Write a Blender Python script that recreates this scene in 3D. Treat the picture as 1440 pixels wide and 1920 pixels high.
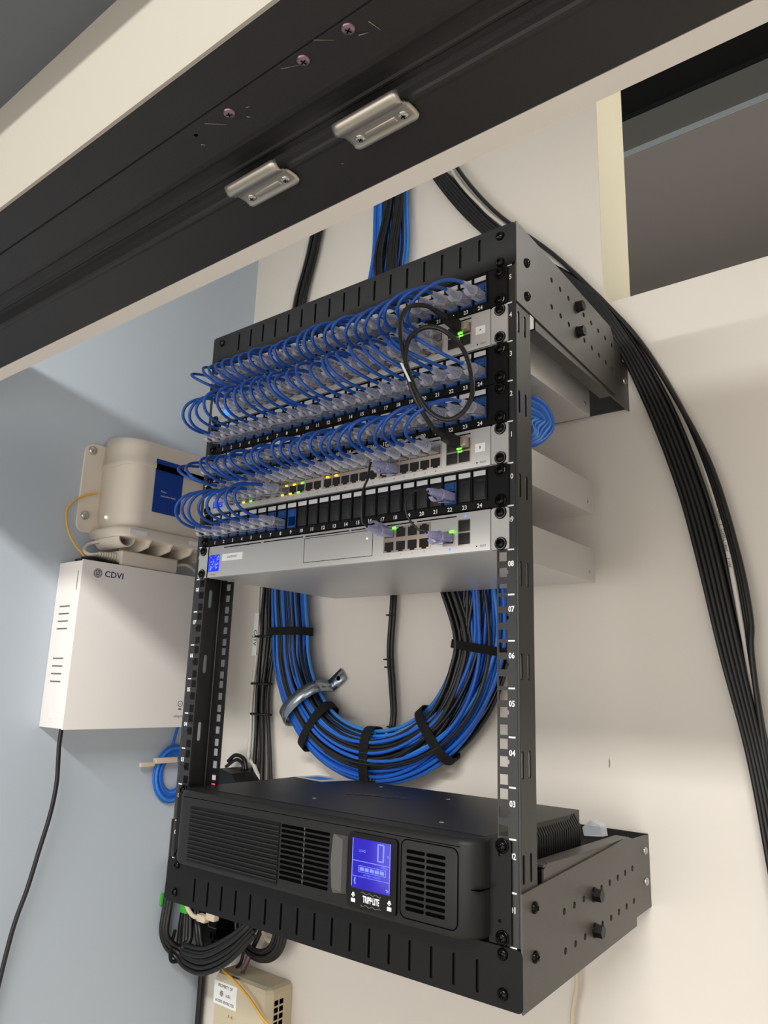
import bpy, bmesh, math, random
from mathutils import Vector, Matrix
random.seed(7)
for o in list(bpy.data.objects): bpy.data.objects.remove(o)
S = bpy.context.scene
COL = S.collection
U = 44.45
ZF = 1300.0                      # rack datum (bottom of unit 01) above the floor, mm
PI = math.pi

def W(p):                        # mm in rack coordinates -> metres in the room
    return Vector((p[0] * .001, p[1] * .001, (p[2] + ZF) * .001))

# ------------------------------------------------------------------ camera
cd = bpy.data.cameras.new('camera'); cam = bpy.data.objects.new('camera', cd); COL.objects.link(cam)
R0 = (0.7853738, 0.6182189, 0.0315177)
R1 = (-0.1158039, 0.1967502, -0.9735907)
R2 = (-0.6080933, 0.7609828, 0.2261146)
m = Matrix(((R0[0], -R1[0], -R2[0]), (R0[1], -R1[1], -R2[1]), (R0[2], -R1[2], -R2[2]))).to_4x4()
m.translation = W((598.53, -647.79, 220.21)); cam.matrix_world = m
cd.sensor_fit = 'HORIZONTAL'; cd.sensor_width = 36; cd.lens = 1408.66 / 1440 * 36
cd.clip_start = .01; cd.clip_end = 50
S.camera = cam

# ------------------------------------------------------------------ world, lights, exposure
wd = bpy.data.worlds.new('world'); S.world = wd; wd.use_nodes = True
bg = wd.node_tree.nodes['Background']; bg.inputs[0].default_value = (1.0, .985, .97, 1); bg.inputs[1].default_value = .62
_nt = wd.node_tree; _tc = _nt.nodes.new('ShaderNodeTexCoord'); _sp = _nt.nodes.new('ShaderNodeSeparateXYZ'); _mr = _nt.nodes.new('ShaderNodeMapRange')   # dimming added on the left so the front panels reflect less
_mr.interpolation_type = 'SMOOTHSTEP'; _mr.inputs[1].default_value = -.75; _mr.inputs[2].default_value = .1; _mr.inputs[3].default_value = .08; _mr.inputs[4].default_value = .5
_nt.links.new(_tc.outputs['Generated'], _sp.inputs[0]); _nt.links.new(_sp.outputs[0], _mr.inputs[0]); _nt.links.new(_mr.outputs[0], bg.inputs[1])

def area(name, loc, target, sx, sy, power, color):
    l = bpy.data.lights.new(name, 'AREA'); l.shape = 'RECTANGLE'; l.size = sx * .001; l.size_y = sy * .001
    l.energy = power; l.color = color
    o = bpy.data.objects.new(name, l); COL.objects.link(o); o.location = W(loc)
    d = (W(target) - W(loc)).normalized()
    z = -d; x = Vector((1, 0, 0)); y = z.cross(x).normalized(); x = y.cross(z)
    mm = Matrix((x, y, z)).transposed().to_4x4(); mm.translation = W(loc); o.matrix_world = mm
    return o
area('hall_ceiling_light', (900, -1700, 1392), (0, 323, 100), 1300, 90, 39.0, (1, .985, .95))
area('closet_light', (60, -386, 751), (60, 323, 660), 1000, 11, 2.9, (.98, 1, .99))
area('soft_fill_right', (1100, -1800, -350), (100, 323, 300), 1300, 1100, 9.0, (1, .95, .9))  # added soft fill from the right, no fixture behind it
area('soft_fill_left', (-350, -1900, -150), (250, 323, 300), 1300, 1300, 13.0, (1, .95, .89))  # added soft fill from the left for the shaded back wall
area('reveal_fill', (860, 560, 1150), (219, 390, 980), 300, 300, 3.2, (1, .96, .88))  # added fill, brightens the opening's reveal and the wall beyond

S.view_settings.view_transform = 'Standard'; S.view_settings.look = 'None'
S.view_settings.gamma = 1; S.view_settings.exposure = 0.0; S.view_settings.use_curve_mapping = False

# ------------------------------------------------------------------ materials
def lin(c):
    return tuple(((x / 255) / 12.92 if x <= 10 else ((x / 255 + .055) / 1.055) ** 2.4) for x in c)
MATS = {}
def mat(name, rgb, rough=.5, metal=0.0, spec=.5, bump=0, bscale=400, vary=0, vscale=30, emit=0, alpha=1, trans=0, coat=0):
    M = bpy.data.materials.new(name); M.use_nodes = True; nt = M.node_tree
    b = nt.nodes['Principled BSDF']; c = lin(rgb) + (1,)
    b.inputs['Base Color'].default_value = c; b.inputs['Roughness'].default_value = rough
    b.inputs['Metallic'].default_value = metal; b.inputs['Specular IOR Level'].default_value = spec
    b.inputs['Coat Weight'].default_value = coat
    tc = nt.nodes.new('ShaderNodeTexCoord')
    if vary:
        n = nt.nodes.new('ShaderNodeTexNoise'); n.inputs['Scale'].default_value = vscale; n.inputs['Detail'].default_value = 4
        nt.links.new(tc.outputs['Object'], n.inputs['Vector'])
        mx = nt.nodes.new('ShaderNodeMix'); mx.data_type = 'RGBA'
        mx.inputs[6].default_value = tuple(x * (1 - vary) for x in c[:3]) + (1,); mx.inputs[7].default_value = tuple(min(1, x * (1 + vary)) for x in c[:3]) + (1,)
        nt.links.new(n.outputs['Fac'], mx.inputs[0]); nt.links.new(mx.outputs[2], b.inputs['Base Color'])
    if bump:
        n = nt.nodes.new('ShaderNodeTexNoise'); n.inputs['Scale'].default_value = bscale; n.inputs['Detail'].default_value = 3
        nt.links.new(tc.outputs['Object'], n.inputs['Vector'])
        bp = nt.nodes.new('ShaderNodeBump'); bp.inputs['Strength'].default_value = bump; bp.inputs['Distance'].default_value = .0006
        nt.links.new(n.outputs['Fac'], bp.inputs['Height']); nt.links.new(bp.outputs['Normal'], b.inputs['Normal'])
    if emit:
        b.inputs['Emission Color'].default_value = c; b.inputs['Emission Strength'].default_value = emit
    if alpha < 1:
        b.inputs['Alpha'].default_value = alpha
    MATS[name] = M; return M
mat('white_wall', (228, 221, 211), .85, bump=.12, bscale=180, vary=.015, vscale=3)
mat('reveal_cream', (222, 215, 190), .8, bump=.1, bscale=200, vary=.03, vscale=8)  # liner of the opening, a little yellower than white_wall
mat('casing_toned_down', (172, 166, 154), .8, bump=.1, bscale=200)  # white face greyed in its colour to offset the close lamps
mat('blue_wall', (186, 196, 206), .8, bump=.12, bscale=180, vary=.02, vscale=3)
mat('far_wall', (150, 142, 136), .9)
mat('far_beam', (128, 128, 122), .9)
mat('far_trim', (165, 172, 175), .8)
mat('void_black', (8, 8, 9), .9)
mat('ceiling_grey', (98, 103, 106), .9, bump=.1)
mat('floor_grey', (205, 198, 186), .8, vary=.1)
mat('header_black', (40, 38, 38), .5, spec=.4, bump=.25, bscale=900, vary=.12, vscale=20)
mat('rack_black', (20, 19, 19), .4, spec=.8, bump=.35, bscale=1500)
mat('rack_black_shaded', (9, 9, 10), .5, spec=.3, bump=.3, bscale=1500)  # rack black darkened in colour for front faces that catch little light
mat('rack_black_lit', (60, 56, 51), .38, spec=1.0, bump=.35, bscale=1500)  # rack black lightened in colour to stand in for side sheen
mat('black_plastic', (18, 18, 18), .42, spec=.45, bump=.15, bscale=1500)
mat('deep_black', (3, 3, 3), .9, spec=.03)
mat('bezel_black', (25, 25, 24), .5, spec=.4, bump=.15, bscale=1500)
mat('panel_black', (6, 6, 7), .45, spec=.3, bump=.1, bscale=1200)
mat('blank_black', (24, 24, 25), .5)
mat('screw_black', (20, 19, 19), .22, metal=.7)
mat('bolt_black', (28, 27, 26), .35, metal=.6)
mat('aluminium', (205, 204, 202), .4, metal=.5, spec=.5, bump=.05, bscale=2000)
mat('grey_steel', (168, 166, 163), .4, metal=.45)
mat('white_ink', (235, 235, 235), .6)
mat('grey_ink', (95, 95, 95), .6)
mat('black_ink', (25, 25, 25), .6)
mat('navy_ink', (28, 32, 88), .5)
mat('label_grey', (205, 206, 210), .5)
mat('label_white', (240, 240, 238), .5)
mat('cord_blue', (25, 80, 168), .38, spec=.5)
mat('cable_blue', (26, 98, 200), .4, spec=.5)
mat('cable_light_blue', (52, 128, 214), .4, spec=.5)
mat('cable_black', (24, 23, 23), .36, spec=.5)
mat('cable_white', (215, 210, 200), .45)
mat('cable_yellow', (226, 172, 60), .45)
mat('cable_beige', (215, 200, 175), .5)
mat('velcro', (9, 9, 10), .95, bump=.6, bscale=3000)
mat('jack_blue', (18, 74, 140), .45)
mat('port_dark', (10, 10, 10), .7)
mat('port_metal', (188, 174, 160), .35, metal=.6)
mat('gold', (200, 160, 80), .3, metal=.9)
mat('led_green', (110, 255, 60), .5, emit=2.2)
mat('led_amber', (255, 210, 30), .5, emit=2.0)
mat('led_blue', (70, 130, 255), .5, emit=1.4)
mat('led_white', (255, 255, 250), .5, emit=2)
mat('led_red', (235, 60, 60), .5, emit=.8)
mat('screen_blue', (22, 40, 205), .3, emit=.75)
mat('screen_speck', (120, 160, 255), .3, emit=.9)
mat('lcd_blue', (36, 28, 150), .25, emit=.62)
mat('grip_grey', (92, 90, 86), .35)
mat('lcd_lit', (100, 115, 250), .25, emit=.9)
mat('strike_steel', (190, 184, 172), .36, metal=.8, vary=.06, vscale=60)
mat('zinc', (190, 190, 188), .25, metal=.85)
mat('purple_steel', (150, 125, 135), .3, metal=.8)
mat('galvanised', (160, 170, 180), .22, metal=.9, vary=.1, vscale=80)
mat('box_white', (244, 238, 232), .5)
mat('device_cream', (222, 212, 198), .5)
mat('ont_beige', (200, 188, 160), .55)
mat('sticker_blue', (18, 62, 150), .4)
mat('plaster_scratch', (150, 140, 130), .8)
mat('green_tag', (60, 170, 48), .6)
mat('pink_sleeve', (175, 60, 130), .4)
mat('silver_trim', (140, 140, 142), .3, metal=.7)
mat('emboss_grey', (60, 60, 62), .35)
def clear(name, tint, mixf, rough=.12):
    M = bpy.data.materials.new(name); M.use_nodes = True; nt = M.node_tree
    b = nt.nodes['Principled BSDF']; b.inputs['Base Color'].default_value = lin(tint) + (1,)
    b.inputs['Roughness'].default_value = rough; b.inputs['Specular IOR Level'].default_value = .8
    t = nt.nodes.new('ShaderNodeBsdfTransparent'); t.inputs[0].default_value = (.93, .94, .97, 1)
    mx = nt.nodes.new('ShaderNodeMixShader'); out = nt.nodes['Material Output']
    fr = nt.nodes.new('ShaderNodeLayerWeight'); fr.inputs[0].default_value = .45
    mr = nt.nodes.new('ShaderNodeMapRange'); mr.inputs[3].default_value = mixf; mr.inputs[4].default_value = min(1, mixf + .5)
    nt.links.new(fr.outputs['Facing'], mr.inputs[0]); nt.links.new(mr.outputs[0], mx.inputs[0])
    nt.links.new(t.outputs[0], mx.inputs[1]); nt.links.new(b.outputs[0], mx.inputs[2]); nt.links.new(mx.outputs[0], out.inputs[0])
    MATS[name] = M
clear('clear_plastic', (215, 217, 228), .10, .08)
clear('frosted_plastic', (222, 222, 230), .27, .12)
clear('lavender_plastic', (175, 175, 215), .6, .3)
clear('clear_film', (225, 230, 235), .4, .3)

# ------------------------------------------------------------------ mesh helpers
class MB:
    """collects shapes in rack millimetres; link() makes ONE mesh object of them"""
    def __init__(s): s.v = []; s.f = []; s.sm = []; s.mi = []; s.cur = 0
    def add(s, vs, fs, smooth=False):
        n = len(s.v); s.v += [tuple(v) for v in vs]; s.f += [tuple(i + n for i in f) for f in fs]
        s.sm += [smooth] * len(fs); s.mi += [s.cur] * len(fs); return s
    def use(s, i): s.cur = i; return s
    def box(s, x0, x1, y0, y1, z0, z1, r=0):
        x0, x1 = sorted((x0, x1)); y0, y1 = sorted((y0, y1)); z0, z1 = sorted((z0, z1))
        if r <= 0:
            vs = [(x, y, z) for z in (z0, z1) for y in (y0, y1) for x in (x0, x1)]
            return s.add(vs, [(0, 2, 3, 1), (4, 5, 7, 6), (0, 1, 5, 4), (2, 6, 7, 3), (0, 4, 6, 2), (1, 3, 7, 5)])
        bm = bmesh.new(); bmesh.ops.create_cube(bm, size=1)
        for v in bm.verts: v.co = Vector(((x0 + x1) / 2 + v.co.x * (x1 - x0), (y0 + y1) / 2 + v.co.y * (y1 - y0), (z0 + z1) / 2 + v.co.z * (z1 - z0)))
        r = min(r, (x1 - x0) * .49, (y1 - y0) * .49, (z1 - z0) * .49)
        bmesh.ops.bevel(bm, geom=bm.edges[:], offset=r, segments=3, profile=.5, affect='EDGES')
        bm.verts.ensure_lookup_table()
        s.add([v.co[:] for v in bm.verts], [[v.index for v in f.verts] for f in bm.faces], True); bm.free(); return s
    def tube(s, pts, r, n=8, caps=True):
        pts = [Vector(p) for p in pts]; k = len(pts)
        rr = r if isinstance(r, (list, tuple)) else [r] * k
        t = (pts[1] - pts[0]).normalized(); up = Vector((0, 0, 1)) if abs(t.z) < .9 else Vector((1, 0, 0))
        a = t.cross(up).normalized(); vs = []
        for i in range(k):
            t2 = (pts[min(i + 1, k - 1)] - pts[max(i - 1, 0)])
            if t2.length < 1e-9: t2 = t
            t = t2.normalized(); a = (a - t * a.dot(t)).normalized(); b = t.cross(a)
            for j in range(n):
                g = 2 * PI * j / n; vs.append(pts[i] + (a * math.cos(g) + b * math.sin(g)) * rr[i])
        fs = [(i * n + j, i * n + (j + 1) % n, (i + 1) * n + (j + 1) % n, (i + 1) * n + j) for i in range(k - 1) for j in range(n)]
        s.add(vs, fs, True)
        if caps: s.add([vs[j] for j in range(n)], [tuple(range(n - 1, -1, -1))]); s.add([vs[(k - 1) * n + j] for j in range(n)], [tuple(range(n))])
        return s
    def cyl(s, p0, p1, r, n=16): return s.tube([p0, p1], r, n)
    def lathe(s, p0, ax, prof, n=20):            # prof: (distance along ax, radius)
        p0 = Vector(p0); ax = Vector(ax).normalized()
        up = Vector((0, 0, 1)) if abs(ax.z) < .9 else Vector((1, 0, 0)); a = ax.cross(up).normalized(); b = ax.cross(a); vs = []
        for d, r in prof:
            for j in range(n):
                g = 2 * PI * j / n; vs.append(p0 + ax * d + (a * math.cos(g) + b * math.sin(g)) * max(r, .001))
        k = len(prof)
        return s.add(vs, [(i * n + j, i * n + (j + 1) % n, (i + 1) * n + (j + 1) % n, (i + 1) * n + j) for i in range(k - 1) for j in range(n)], True)
    def prism(s, poly, o, r, u, d, smooth=False):        # 2D outline in axes r,u extruded by vector d from o
        o = Vector(o); r = Vector(r); u = Vector(u); d = Vector(d); n = len(poly)
        a = [o + r * p[0] + u * p[1] for p in poly]; b = [p + d for p in a]
        s.add(a + b, [(i, (i + 1) % n, n + (i + 1) % n, n + i) for i in range(n)], smooth)
        s.add(a, [tuple(range(n - 1, -1, -1))]); s.add(b, [tuple(range(n))]); return s
    def plate(s, outline, holes, o, r, u, t):             # sheet with real holes; t = thickness vector
        cu = bpy.data.curves.new('t', 'CURVE'); cu.dimensions = '2D'; cu.fill_mode = 'BOTH'
        o = Vector(o); r = Vector(r); u = Vector(u); t = Vector(t); cu.extrude = t.length / 2
        for poly in [outline] + list(holes):
            sp = cu.splines.new('POLY'); sp.points.add(len(poly) - 1); sp.use_cyclic_u = True
            for i, p in enumerate(poly): sp.points[i].co = (p[0], p[1], 0, 1)
        ob = bpy.data.objects.new('t', cu); me = bpy.data.meshes.new_from_object(ob)
        tn = t.normalized(); L = t.length
        s.add([o + r * v.co.x + u * v.co.y + tn * (v.co.z + L / 2) for v in me.vertices], [list(p.vertices) for p in me.polygons])
        bpy.data.objects.remove(ob); bpy.data.curves.remove(cu); bpy.data.meshes.remove(me); return s
    def text(s, txt, o, r, u, size, align='CENTER', d=.12, bold=0, sx=1.0):
        cu = bpy.data.curves.new('t', 'FONT'); cu.body = txt; cu.size = size; cu.align_x = align; cu.align_y = 'CENTER'
        cu.resolution_u = 2; cu.offset = bold; cu.extrude = 0
        ob = bpy.data.objects.new('t', cu); me = bpy.data.meshes.new_from_object(ob)
        o = Vector(o); r = Vector(r); u = Vector(u); nrm = r.cross(u)
        s.add([o + r * v.co.x * sx + u * v.co.y + nrm * d for v in me.vertices], [list(p.vertices) for p in me.polygons])
        bpy.data.objects.remove(ob); bpy.data.curves.remove(cu); bpy.data.meshes.remove(me); return s
    def link(s, name, mats, parent=None, org=None, local=False):
        """local: shapes are already relative to the parent, in mm"""
        me = bpy.data.meshes.new(name)
        if parent is not None and not local: L = parent_loc(parent)
        elif local: L = None
        else: L = W(org) if org else None
        if L is None and not local:
            xs = [v[0] for v in s.v]; ys = [v[1] for v in s.v]; zs = [v[2] for v in s.v]
            L = W(((min(xs) + max(xs)) / 2, (min(ys) + max(ys)) / 2, min(zs)))
        vs = [Vector(v) * .001 for v in s.v] if local else [W(v) - L for v in s.v]
        me.from_pydata(vs, [], s.f)
        me.polygons.foreach_set('use_smooth', s.sm); me.polygons.foreach_set('material_index', s.mi)
        for mm in (mats if isinstance(mats, (list, tuple)) else [mats]): me.materials.append(MATS[mm])
        bm = bmesh.new(); bm.from_mesh(me); bmesh.ops.recalc_face_normals(bm, faces=bm.faces); bm.to_mesh(me); bm.free()
        me.update()
        o = bpy.data.objects.new(name, me); COL.objects.link(o)
        if parent is not None: o.parent = parent
        else: o.location = L
        return o
WL = {}
def parent_loc(o):
    v = Vector((0, 0, 0))
    while o is not None: v = v + o.location; o = o.parent
    return v
def tag(o, label, cat, group=None, kind=None):
    if label: o['label'] = label
    if cat: o['category'] = cat
    if group: o['group'] = group
    if kind: o['kind'] = kind
    return o
def thing(name, loc, label, cat, group=None):
    o = bpy.data.objects.new(name, None); COL.objects.link(o); o.location = W(loc); o.empty_display_size = .02
    return tag(o, label, cat, group)
def struct(o): o['kind'] = 'structure'; return o
def copy_to(src, parent, loc=None):
    c = src.copy(); COL.objects.link(c); c.parent = parent
    if loc is not None: c.location = loc
    for ch in list(src.children): copy_to(ch, c)
    return c
def rrect(x0, x1, z0, z1, r, n=4):
    out = []
    for cx, cz, a0 in ((x1 - r, z1 - r, 0), (x0 + r, z1 - r, 90), (x0 + r, z0 + r, 180), (x1 - r, z0 + r, 270)):
        for i in range(n + 1):
            a = math.radians(a0 + 90 * i / n); out.append((cx + r * math.cos(a), cz + r * math.sin(a)))
    return out
def circ(cx, cz, r, n=14): return [(cx + r * math.cos(2 * PI * i / n), cz + r * math.sin(2 * PI * i / n)) for i in range(n)]
def rect(x0, x1, z0, z1): return [(x0, z0), (x1, z0), (x1, z1), (x0, z1)]
def cr(pts, n=8):                                        # Catmull-Rom through the points
    P = [Vector(p) for p in pts]; P = [P[0] * 2 - P[1]] + P + [P[-1] * 2 - P[-2]]; out = []
    for i in range(1, len(P) - 2):
        for k in range(n):
            t = k / n; a, b, c, d = P[i - 1], P[i], P[i + 1], P[i + 2]
            out.append(.5 * ((2 * b) + (c - a) * t + (2 * a - 5 * b + 4 * c - d) * t * t + (3 * b - a - 3 * c + d) * t ** 3))
    out.append(P[-2]); return out
def bez(a, b, c, d, n=20):
    a, b, c, d = map(Vector, (a, b, c, d))
    return [a * (1 - t) ** 3 + b * 3 * t * (1 - t) ** 2 + c * 3 * t * t * (1 - t) + d * t ** 3 for t in [i / n for i in range(n + 1)]]
X, Y, Z = Vector((1, 0, 0)), Vector((0, 1, 0)), Vector((0, 0, 1))

# ================================================================== THE ROOM
D = 323.0; XL = -550.0
b = MB(); b.plate([(XL, -1300), (1200, -1300), (1200, 1500), (XL, 1500)], [rect(218.8, 900, 772, 1242)], (0, D, 0), X, Z, (0, 112, 0))
struct(b.link('wall_back', 'white_wall'))
b = MB(); b.box(XL - 60, XL, -420, D, -1300, 1500); struct(b.link('wall_left', 'blue_wall'))
# door head wall, its black steel frame seen from below
b = MB()
b.prism([(-416, 602), (-414.2, 602), (-414.2, 613), (-256.6, 613), (-256.6, 600.2), (-237, 600.2), (-237, 722), (-243, 722), (-243, 650), (-402, 650), (-402, 1500), (-416, 1500)], (-560, 0, 0), Y, Z, (2400, 0, 0))  # unseen inner lip and trough shaped to cut off closet_light
struct(b.link('wall_front', 'white_wall'))
b = MB(); b.box(-558, 1800, -417.5, -416, 601, 717); struct(b.link('trim_5', 'casing_toned_down'))
b = MB(); b.box(-1400, 1800, -476, -416, 717, 740); struct(b.link('ceiling', 'ceiling_grey'))
b = MB(); b.box(-1400, 1840, -2600, 500, -1320, -1300); struct(b.link('floor', 'floor_grey'))
b = MB(); b.box(1000, 1040, -237, D, -1300, 1500); struct(b.link('wall_right_bounce', 'white_wall'))  # unseen side wall added to reflect light onto the rack's side faces
prof = [(-414, 612), (-414, 600), (-385.6, 599.2), (-385, 600.6), (-384, 600.8), (-383.3, 599.6), (-352, 600.5), (-347, 601.5), (-343, 604), (-341, 608.5),
        (-331, 609.5), (-327, 609.5), (-325.4, 608.4), (-323.8, 608.4), (-322, 609.5), (-317.5, 609.2), (-316, 605), (-315, 600.6), (-313.5, 599.2), (-311, 598.9), (-309, 599.4), (-307.5, 600), (-257.5, 600), (-257, 601), (-257, 612)]
b = MB(); b.prism(prof, (-558, 0, 0), Y, Z, (2390, 0, 0)); door = struct(b.link('door_1', 'header_black'))
SCR = {}
def screw_head(b, c, ax, r, h, cross=True):
    """pan head with a cross recess"""
    c = Vector(c); ax = Vector(ax).normalized()
    b.lathe(c, ax, [(0, r), (h * .35, r * 1.0), (h * .7, r * .85), (h * .95, r * .55), (h, r * .3), (h, 0)], 18)
    if cross:
        up = Z if abs(ax.z) < .9 else X
        a = ax.cross(up).normalized(); bb = ax.cross(a); g = random.random() * 1.5
        e1 = a * math.cos(g) + bb * math.sin(g); e2 = ax.cross(e1)
        n = b.cur; b.use(1)
        for e, f in ((e1, e2), (e2, e1)):
            q = [c + ax * h * 1.04 + e * r * .5 * s1 + f * r * .1 * s2 for s1, s2 in ((-1, -1), (1, -1), (1, 1), (-1, 1))]
            b.add(q, [(0, 1, 2, 3)])
        b.use(n)
for sx, sy in ((343.9, -378), (306.2, -377.2), (233.7, -375.2)):
    b = MB(); screw_head(b, (sx, sy, 600), -Z, 4.4, 2.0); b.link('screw', ['purple_steel', 'deep_black'], door)
b = MB(); b.cyl((197.3, -375.2, 600.3), (197.3, -375.2, 599.8), 1.7, 12); b.link('screw_hole', 'deep_black', door)
b = MB()
for (x0, y0, x1, y1, w) in ((322, -384.5, 332, -377, .25), (290, -381, 302, -376, .25), (212, -379, 224, -369, .3), (193, -367, 195, -365, .6), (346, -371, 352, -369, .4), (357, -375, 359, -366, .35), (247, -372, 250, -371, .4), (241, -366, 243, -364, .5), (262, -291, 263.5, -290, .5)):
    dx, dy = x1 - x0, y1 - y0; L = math.hypot(dx, dy); nx, ny = -dy / L * w, dx / L * w; zz = 599.4 if y0 < -330 else 599.9
    b.add([(x0 - nx, y0 - ny, zz), (x1 - nx * .3, y1 - ny * .3, zz), (x1 + nx * .3, y1 + ny * .3, zz), (x0 + nx, y0 + ny, zz)], [(0, 1, 2, 3)])
b.link('scratch', 'plaster_scratch', door)

def strike(x0, x1, label):
    t = thing('strike_plate', ((x0 + x1) / 2, -312, 600), label, 'strike plate', 'roller catch strike plates on the door head')
    b = MB(); y0, y1 = -327.5, -297.5; n = 22; rows = 16; vs = []
    def prof_z(s):                                   # a hump then a shallow valley
        if s < .34: return 592.6 + 5.2 * (1 - math.sin(s / .34 * PI * .85 + .15))
        if s < .52: return 594.0 + 3.6 * math.sin((s - .34) / .18 * PI / 2)
        return 597.6 + .5 * math.sin((s - .52) / .48 * PI) - (1.0 * max(0, (s - .9) / .1))
    for i in range(n + 1):
        u = i / n
        for j in range(rows + 1):
            s = j / rows
            e = max(0, 4.0 - min(u, 1 - u) * (x1 - x0)) / 4.0
            cy = (y0 + y1) / 2; hw = (y1 - y0) / 2 * (1 - .14 * e * e)
            vs.append((x0 + u * (x1 - x0), cy + (s * 2 - 1) * hw, prof_z(s) + .9 * e * e))
    fs = [(i * (rows + 1) + j, (i + 1) * (rows + 1) + j, (i + 1) * (rows + 1) + j + 1, i * (rows + 1) + j + 1) for i in range(n) for j in range(rows)]
    b.add(vs, fs, True)
    o = b.link('plate', 'strike_steel', t)
    so = o.modifiers.new('thick', 'SOLIDIFY'); so.thickness = .0012; so.offset = 1
    b = MB(); mx = (x0 + x1) / 2
    b.box(mx - 13.5, mx + 13.5, -308.6, -303.4, 595.9, 598, 1.0); b.link('boss', 'strike_steel', t)
    for sx in (x0 + 9, x1 - 9):
        b = MB(); screw_head(b, (sx, -306, 597.4), -Z, 3.9, 2.2); b.link('screw', ['zinc', 'deep_black'], t)
strike(171, 227, 'brushed metal strike plate on black door head, left one directly above the rack')
strike(284, 340, 'brushed metal strike plate on black door head, right one nearer the screws')

# opening through the back wall and what is seen beyond
b = MB(); b.box(218.8, 219.6, 323.5, 435, 772, 1242); b.box(218.8, 900, 323.5, 435, 771.2, 772); b.box(218.8, 900, 323.5, 435, 1241, 1242)
struct(b.link('trim_1', 'reveal_cream'))
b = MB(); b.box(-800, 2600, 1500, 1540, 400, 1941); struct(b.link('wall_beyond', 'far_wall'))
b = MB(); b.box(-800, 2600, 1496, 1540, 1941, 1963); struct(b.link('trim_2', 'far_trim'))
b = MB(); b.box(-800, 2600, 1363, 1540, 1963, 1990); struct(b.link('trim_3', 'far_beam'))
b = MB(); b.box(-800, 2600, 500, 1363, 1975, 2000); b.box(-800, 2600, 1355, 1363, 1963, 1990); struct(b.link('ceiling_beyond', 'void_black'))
b = MB(); b.tube(cr([(204, 322.8, 140), (204.6, 322.7, 134), (203.8, 322.8, 128)], 4), [.3, .5, .9, .8, .6, .8, .9, .6, .2], 5); struct(b.link('trim_4', 'plaster_scratch'))

# ================================================================== THE RACK
rack = thing('wall_mount_rack', (0, D, -50), 'black open-frame wall-mount rack holding the network equipment', 'equipment rack')
def sq_holes(xc, z_skip=()):
    hs = []
    for u in range(15):
        for off in (6.35, 22.25, 38.1):
            hs.append(rrect(xc - 4.7, xc + 4.7, u * U + off - 4.7, u * U + off + 4.7, .8, 2))
    return hs
SLZ = []
for k in range(7):
    zc = 64.0 + 89.3 * k; SLZ.append(zc)
for sgn, nm in ((1, 'right'), (-1, 'left')):
    b = MB(); X0, X1 = 226.6, 250.5
    y0, y1 = 0, 1.8; zp = .5
    b.box(sgn * X0, sgn * 228.3, y0, y1, .5, 15 * U - .5); b.box(sgn * 239.3, sgn * X1, y0, y1, .5, 15 * U - .5)
    for u in range(15):
        for i, off in enumerate((6.35, 22.25, 38.1)):
            z = u * U + off
            b.box(sgn * 228.3, sgn * 239.3, y0, y1, zp, z - 4.7); zp = z + 4.7
            if i == 1:
                for q in (-1, 1): b.prism([(237.6, z + 4.7 * q), (237.6, z + 2.2 * q), (239.3, z + 1.4 * q), (239.3, z + 4.7 * q)], (0, 0, 0), (sgn, 0, 0), Z, (0, 1.8, 0))
            else: b.box(sgn * 237.6, sgn * 239.3, y0, y1, z - 4.7, z + 4.7)
    b.box(sgn * 228.3, sgn * 239.3, y0, y1, zp, 15 * U - .5)
    webh = []
    for zc in SLZ:
        webh.append(rrect(3.0, 7.0, zc - 12.5, zc + 12.5, 2, 4)); webh.append(rrect(17, 21, zc - 12.5, zc + 12.5, 2, 4))
    dep = 31 if sgn > 0 else 46
    if sgn < 0: webh = [rrect(25.6, 31.4, zc - 12.5, zc + 12.5, 2.8, 5) for zc in SLZ]
    b.plate(rect(1.2, dep, .5, 15 * U - .5), webh, (sgn * 250.5, 0, 0), Y, Z, (-sgn * 1.8, 0, 0))
    b.tube([(sgn * 248.9, 1.5, .5), (sgn * 248.9, 1.5, 15 * U - .5)], 1.75, 14)
    if sgn < 0:
        b.plate([(222, .5), (250, .5), (250, 15 * U - .5), (222, 15 * U - .5)], sq_holes(232), (0, 45, 0), (sgn, 0, 0), Z, (0, 1.8, 0))
        b.tube([(-247.6, 44.2, .5), (-247.6, 44.2, 15 * U - .5)], 1.6, 12)
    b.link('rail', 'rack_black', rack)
b = MB()
for n in range(1, 16):
    for s in (1, -1):
        b.text('%02d' % n, (s * 242.4, 0, n * U - 14.3), X, Z, 7.6, d=.15, bold=.2, sx=.85)
for n in range(0, 16):
    for s in (1, -1):
        b.box(s * 238.9, s * 245.9, -.2, -.05, n * U - .75, n * U + .75)
b.link('printed_scale', 'white_ink', rack)

def slot(cx, z0, z1, w=3.2): return rrect(cx - w / 2, cx + w / 2, z0, z1, w / 2 - .05, 4)
SX = [-193 + 25.0 * i + (0 if i else 0) for i in range(17)]
SX = [206.5 - 25.1 * i for i in range(17)]
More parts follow.
